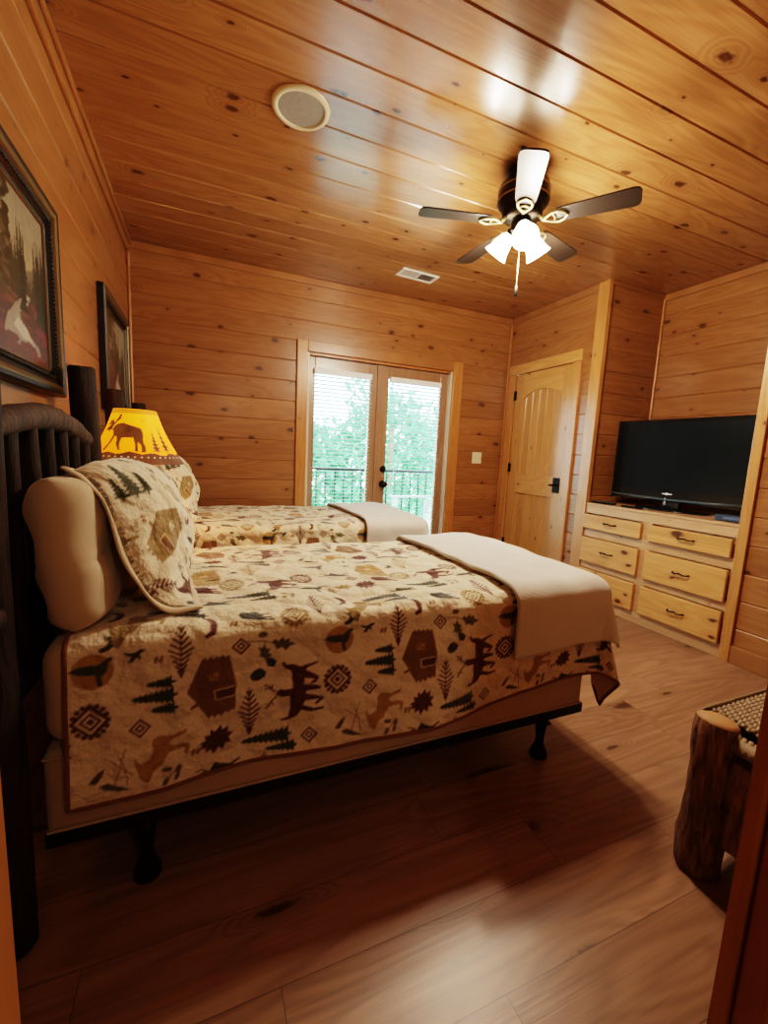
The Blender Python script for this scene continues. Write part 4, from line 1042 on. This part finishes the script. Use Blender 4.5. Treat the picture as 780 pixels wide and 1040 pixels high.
def slab(x0, x1, y0, y1, z0, z1, nm='bark_apron'):
    bm = bmesh.new(); box(bm, x0, x1, y0, y1, z0, z1); bmesh.ops.subdivide_edges(bm, edges=bm.edges[:], cuts=9, use_grid_fill=True)
    for v in bm.verts: v.co += Vector((random.uniform(-.004, .004), random.uniform(-.005, .005), random.uniform(-.003, .003)))
    return fin(nm, bm, M['bark'], lb, smooth=True)
slab(.05, BL - .05, .005, .045, .13, .385)
slab(-.02, .02, -BD + .11, -.05, .13, .385)
slab(BL - .02, BL + .02, -BD + .11, -.05, .13, .385)
slab(.05, BL - .05, -BD + .035, -BD + .075, .13, .385)
M['rope'] = flat('twisted_rush_rope', (.36, .25, .145), .65, noisy=.6)
bm = bmesh.new()   # woven seat: rope rows going over and under
y = .045; r_ = 0
while y > -BD + .03:
    pts = [(.06 + (BL - .12) * k / 120, y, .452 + .006 * math.sin(PI * (k / 2.) + (PI if r_ % 2 else 0))) for k in range(121)]
    tube(bm, pts, .0068, 6); y -= .0125; r_ += 1
seat = fin('woven_seat', bm, M['rope'], lb, smooth=True)
bm = bmesh.new()
for k in range(30):
    x = .085 + (BL - .17) * k / 29
    pts = [(x, .050 - (BD + .01) * j / 40, .449 + .005 * math.sin(PI * j / 2. + (PI if k % 2 else 0))) for j in range(41)]
    tube(bm, pts, .0065, 6)
fin('cross_weave', bm, M['rope'], seat, smooth=True)
for yy in (.062, -BD + .01):
    bm = bmesh.new()
    for k in range(70):
        x = .05 + (BL - .10) * k / 69; tube(bm, [(x - .006, yy - .016, .425), (x, yy + .016, .44), (x + .008, yy - .004, .462)], .0058, 6)
    tube(bm, [(.04, yy, .425), (BL - .04, yy, .425)], .020, 10); fin('seat_rail', bm, M['rope'], lb, smooth=True)
for xx in (-.005, BL):
    bm = bmesh.new(); tube(bm, [(xx, -.05, .43), (xx, -BD + .11, .43)], .024, 10)
    for k in range(14):
        y = -.055 - (BD - .17) * k / 13; tube(bm, [(xx - .022, y, .425), (xx, y, .455), (xx + .022, y + .006, .43)], .008, 6)
    fin('seat_rail', bm, M['rope'], lb, smooth=True)

# ------------------------------------------------------------------ outside: deck, railing, bench, trees
bm = bmesh.new(); box(bm, -1.2, 6.5, B + .13, B + 2.1, -.10, -.03); struct(fin('floor_deck', bm, M['deck']))
dl = tag(empty('deck_railing', (2.6, B + 1.65, -.03)), 'black metal deck railing with thin upright balusters beyond the French doors', 'railing')
bm = bmesh.new(); box(bm, -3.6, 3.6, -.025, .025, .965, .995); fin('top_rail', bm, M['black_metal'], dl)
bm = bmesh.new(); box(bm, -3.6, 3.6, -.015, .015, .08, .105); fin('bottom_rail', bm, M['black_metal'], dl)
bx = bmesh.new(); box(bx, -.008, .008, -.008, .008, .105, .965); b0 = fin('baluster', bx, M['black_metal'], dl)
b0.location.x = -3.5
for k in range(1, 56):
    c = b0.copy(); C.objects.link(c); c.location.x = -3.5 + k * .125
for xx in (-3.5, -1.2, 1.2, 3.5):
    bm = bmesh.new(); box(bm, xx + .03, xx + .09, -.03, .03, 0, .964); fin('railing_post', bm, M['black_metal'], dl)
ob = tag(empty('garden_bench', (3.35, B + .95, -.03)), 'weathered slatted wooden bench on the deck seen through the right door', 'bench')
for k in range(6):       # seat slats run along y; the back leans to +x
    bm = bmesh.new(); x = -.42 + k * .085; box(bm, x, x + .068, -.58, .58, .36 - k * .012, .382 - k * .012); fin('seat_slat', bm, M['bench_paint'], ob, bevel=.004)
for k in range(7):
    bm = bmesh.new(); M4 = Matrix.Translation((.09 + k * .030, 0, .37 + k * .082)) @ Matrix.Rotation(math.radians(20), 4, 'Y'); box(bm, -.011, .011, -.58, .58, -.034, .034, M4=M4); fin('back_slat', bm, M['bench_paint'], ob, bevel=.004)
for yy in (-.60, .60):
    bm = bmesh.new(); box(bm, -.43, -.36, yy - .02, yy + .02, 0, .62); fin('leg', bm, M['bench_paint'], ob, bevel=.004)
    bm = bmesh.new(); box(bm, .07, .14, yy - .02, yy + .02, 0, .60); fin('leg', bm, M['bench_paint'], ob, bevel=.004)
    bm = bmesh.new(); M4 = Matrix.Translation((.20, yy, .60)) @ Matrix.Rotation(math.radians(20), 4, 'Y'); box(bm, -.02, .02, -.02, .02, -.30, .36, M4=M4); fin('back_post', bm, M['bench_paint'], ob, bevel=.004)
    bm = bmesh.new(); box(bm, -.47, .16, yy - .035, yy + .035, .62, .645); fin('armrest', bm, M['bench_paint'], ob, bevel=.005)
def leaf_mat(nm, c1, c2):
    a = NT(nm, .6, .3); x, y, z = a.coords(True); nz = a.noise(a.vec(x, y, z), 1.6, 3.)
    a.color(a.ramp(nz, [(.35, c1), (.65, c2)])); a.b.inputs['Subsurface Weight'].default_value = 0.
    tr = a.n('ShaderNodeBsdfTranslucent', {0: tuple(min(1, c * 1.6) for c in c2)}); mx = a.n('ShaderNodeMixShader', {0: .4, 1: a.b.outputs[0], 2: tr.outputs[0]})
    a.t.links.new(mx.outputs[0], a.out.inputs[0]); return a.m
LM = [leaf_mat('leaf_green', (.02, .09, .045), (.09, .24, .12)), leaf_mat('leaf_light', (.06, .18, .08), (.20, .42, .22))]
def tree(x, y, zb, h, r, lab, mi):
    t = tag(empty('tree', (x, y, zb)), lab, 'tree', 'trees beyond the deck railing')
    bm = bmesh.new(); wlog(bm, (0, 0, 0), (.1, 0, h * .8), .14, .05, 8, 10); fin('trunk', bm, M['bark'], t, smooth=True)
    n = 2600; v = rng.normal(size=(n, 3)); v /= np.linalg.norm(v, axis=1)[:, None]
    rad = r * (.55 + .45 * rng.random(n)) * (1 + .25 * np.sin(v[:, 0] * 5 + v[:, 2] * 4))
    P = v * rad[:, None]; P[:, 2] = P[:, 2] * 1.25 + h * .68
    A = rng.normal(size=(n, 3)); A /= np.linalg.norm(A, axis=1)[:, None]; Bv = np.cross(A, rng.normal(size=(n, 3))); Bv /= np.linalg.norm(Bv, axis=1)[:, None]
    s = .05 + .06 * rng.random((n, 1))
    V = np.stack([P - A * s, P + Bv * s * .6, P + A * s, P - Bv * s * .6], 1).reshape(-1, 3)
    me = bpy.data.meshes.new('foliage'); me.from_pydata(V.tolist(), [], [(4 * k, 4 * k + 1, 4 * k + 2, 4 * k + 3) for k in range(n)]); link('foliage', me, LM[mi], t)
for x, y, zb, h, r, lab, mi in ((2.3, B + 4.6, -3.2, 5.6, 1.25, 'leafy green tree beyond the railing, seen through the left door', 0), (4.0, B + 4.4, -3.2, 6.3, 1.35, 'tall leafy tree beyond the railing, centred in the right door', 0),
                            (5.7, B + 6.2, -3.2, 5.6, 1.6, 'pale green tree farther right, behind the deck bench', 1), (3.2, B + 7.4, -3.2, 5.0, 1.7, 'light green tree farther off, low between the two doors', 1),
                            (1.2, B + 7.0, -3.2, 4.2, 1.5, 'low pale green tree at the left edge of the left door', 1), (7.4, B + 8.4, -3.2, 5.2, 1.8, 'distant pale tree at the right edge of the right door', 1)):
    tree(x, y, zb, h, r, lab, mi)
a = NT('woodland_ground', .9); x, y, z = a.coords(True); a.color(a.ramp(a.noise(a.vec(x, y, z), .9, 4.), [(.35, (.10, .20, .07)), (.65, (.24, .38, .16))]))
bm = bmesh.new(); box(bm, -30, 40, B + 2.4, B + 45, -3.3, -3.2); struct(fin('ground', bm, a.m))

# ------------------------------------------------------------------ light
def point(loc, power, col, rad, name):
    l = bpy.data.lights.new(name, 'POINT'); l.energy = power; l.color = col; l.shadow_soft_size = rad
    o = bpy.data.objects.new(name, l); C.objects.link(o); o.location = loc; return o
for k in range(3):
    an = math.radians(-118 + 120 * k)
    o = point((.155 * math.cos(an), .155 * math.sin(an), -.385), 44., (1., .83, .64), .045, 'fan_bulb_light'); o.parent = fan
o = point((0, 0, .55), 9., (1., .55, .16), .04, 'lamp_bulb_light'); o.parent = lp
point((.95, -1.1, 2.0), 15., (1., .80, .58), .12, 'hall_fill_light')  # added fill behind the camera, brightens the jambs and bed side
w = bpy.data.worlds.new('sky'); bpy.context.scene.world = w; w.use_nodes = True
nt = w.node_tree; nt.nodes.clear()
bg = nt.nodes.new('ShaderNodeBackground'); wo = nt.nodes.new('ShaderNodeOutputWorld'); nt.links.new(bg.outputs[0], wo.inputs[0])
bg.inputs[0].default_value = (.55, .86, 1., 1); bg.inputs[1].default_value = 21.
pl = bpy.data.lights.new('door_portal', 'AREA'); pl.shape = 'RECTANGLE'; pl.size = 1.5; pl.size_y = 2.0; pl.cycles.is_portal = True
po = bpy.data.objects.new('door_portal', pl); C.objects.link(po); po.location = ((FX0 + FX1) / 2, B + .15, 1.0); po.rotation_euler = (-PI / 2, 0, 0)
sn = bpy.data.lights.new('sun', 'SUN'); sn.energy = 9.; sn.angle = .15; sn.color = (1., .97, .9)
so = bpy.data.objects.new('sun', sn); C.objects.link(so); so.rotation_euler = (math.radians(35), math.radians(-25), 0)

# ------------------------------------------------------------------ camera
cam = bpy.data.cameras.new('camera'); co = bpy.data.objects.new('camera', cam); C.objects.link(co)
f = Vector((0.38793126, 0.91194393, -0.13366973)); r = Vector((0.9216477, -0.38517436, 0.04697053)); u = r.cross(f)
co.matrix_world = Matrix(((r.x, u.x, -f.x, .5144284), (r.y, u.y, -f.y, -.17028547), (r.z, u.z, -f.z, 1.1705512), (0, 0, 0, 1)))
cam.sensor_fit = 'HORIZONTAL'; cam.sensor_width = 36; cam.lens = 430.514 / 780 * 36; cam.clip_start = .02
sc = bpy.context.scene; sc.camera = co
sc.view_settings.view_transform = 'Filmic'; sc.view_settings.look = 'High Contrast'; sc.view_settings.exposure = 0.1
cy = sc.cycles; cy.use_denoising = True; cy.max_bounces = 10; cy.diffuse_bounces = 6; cy.sample_clamp_indirect = 6.
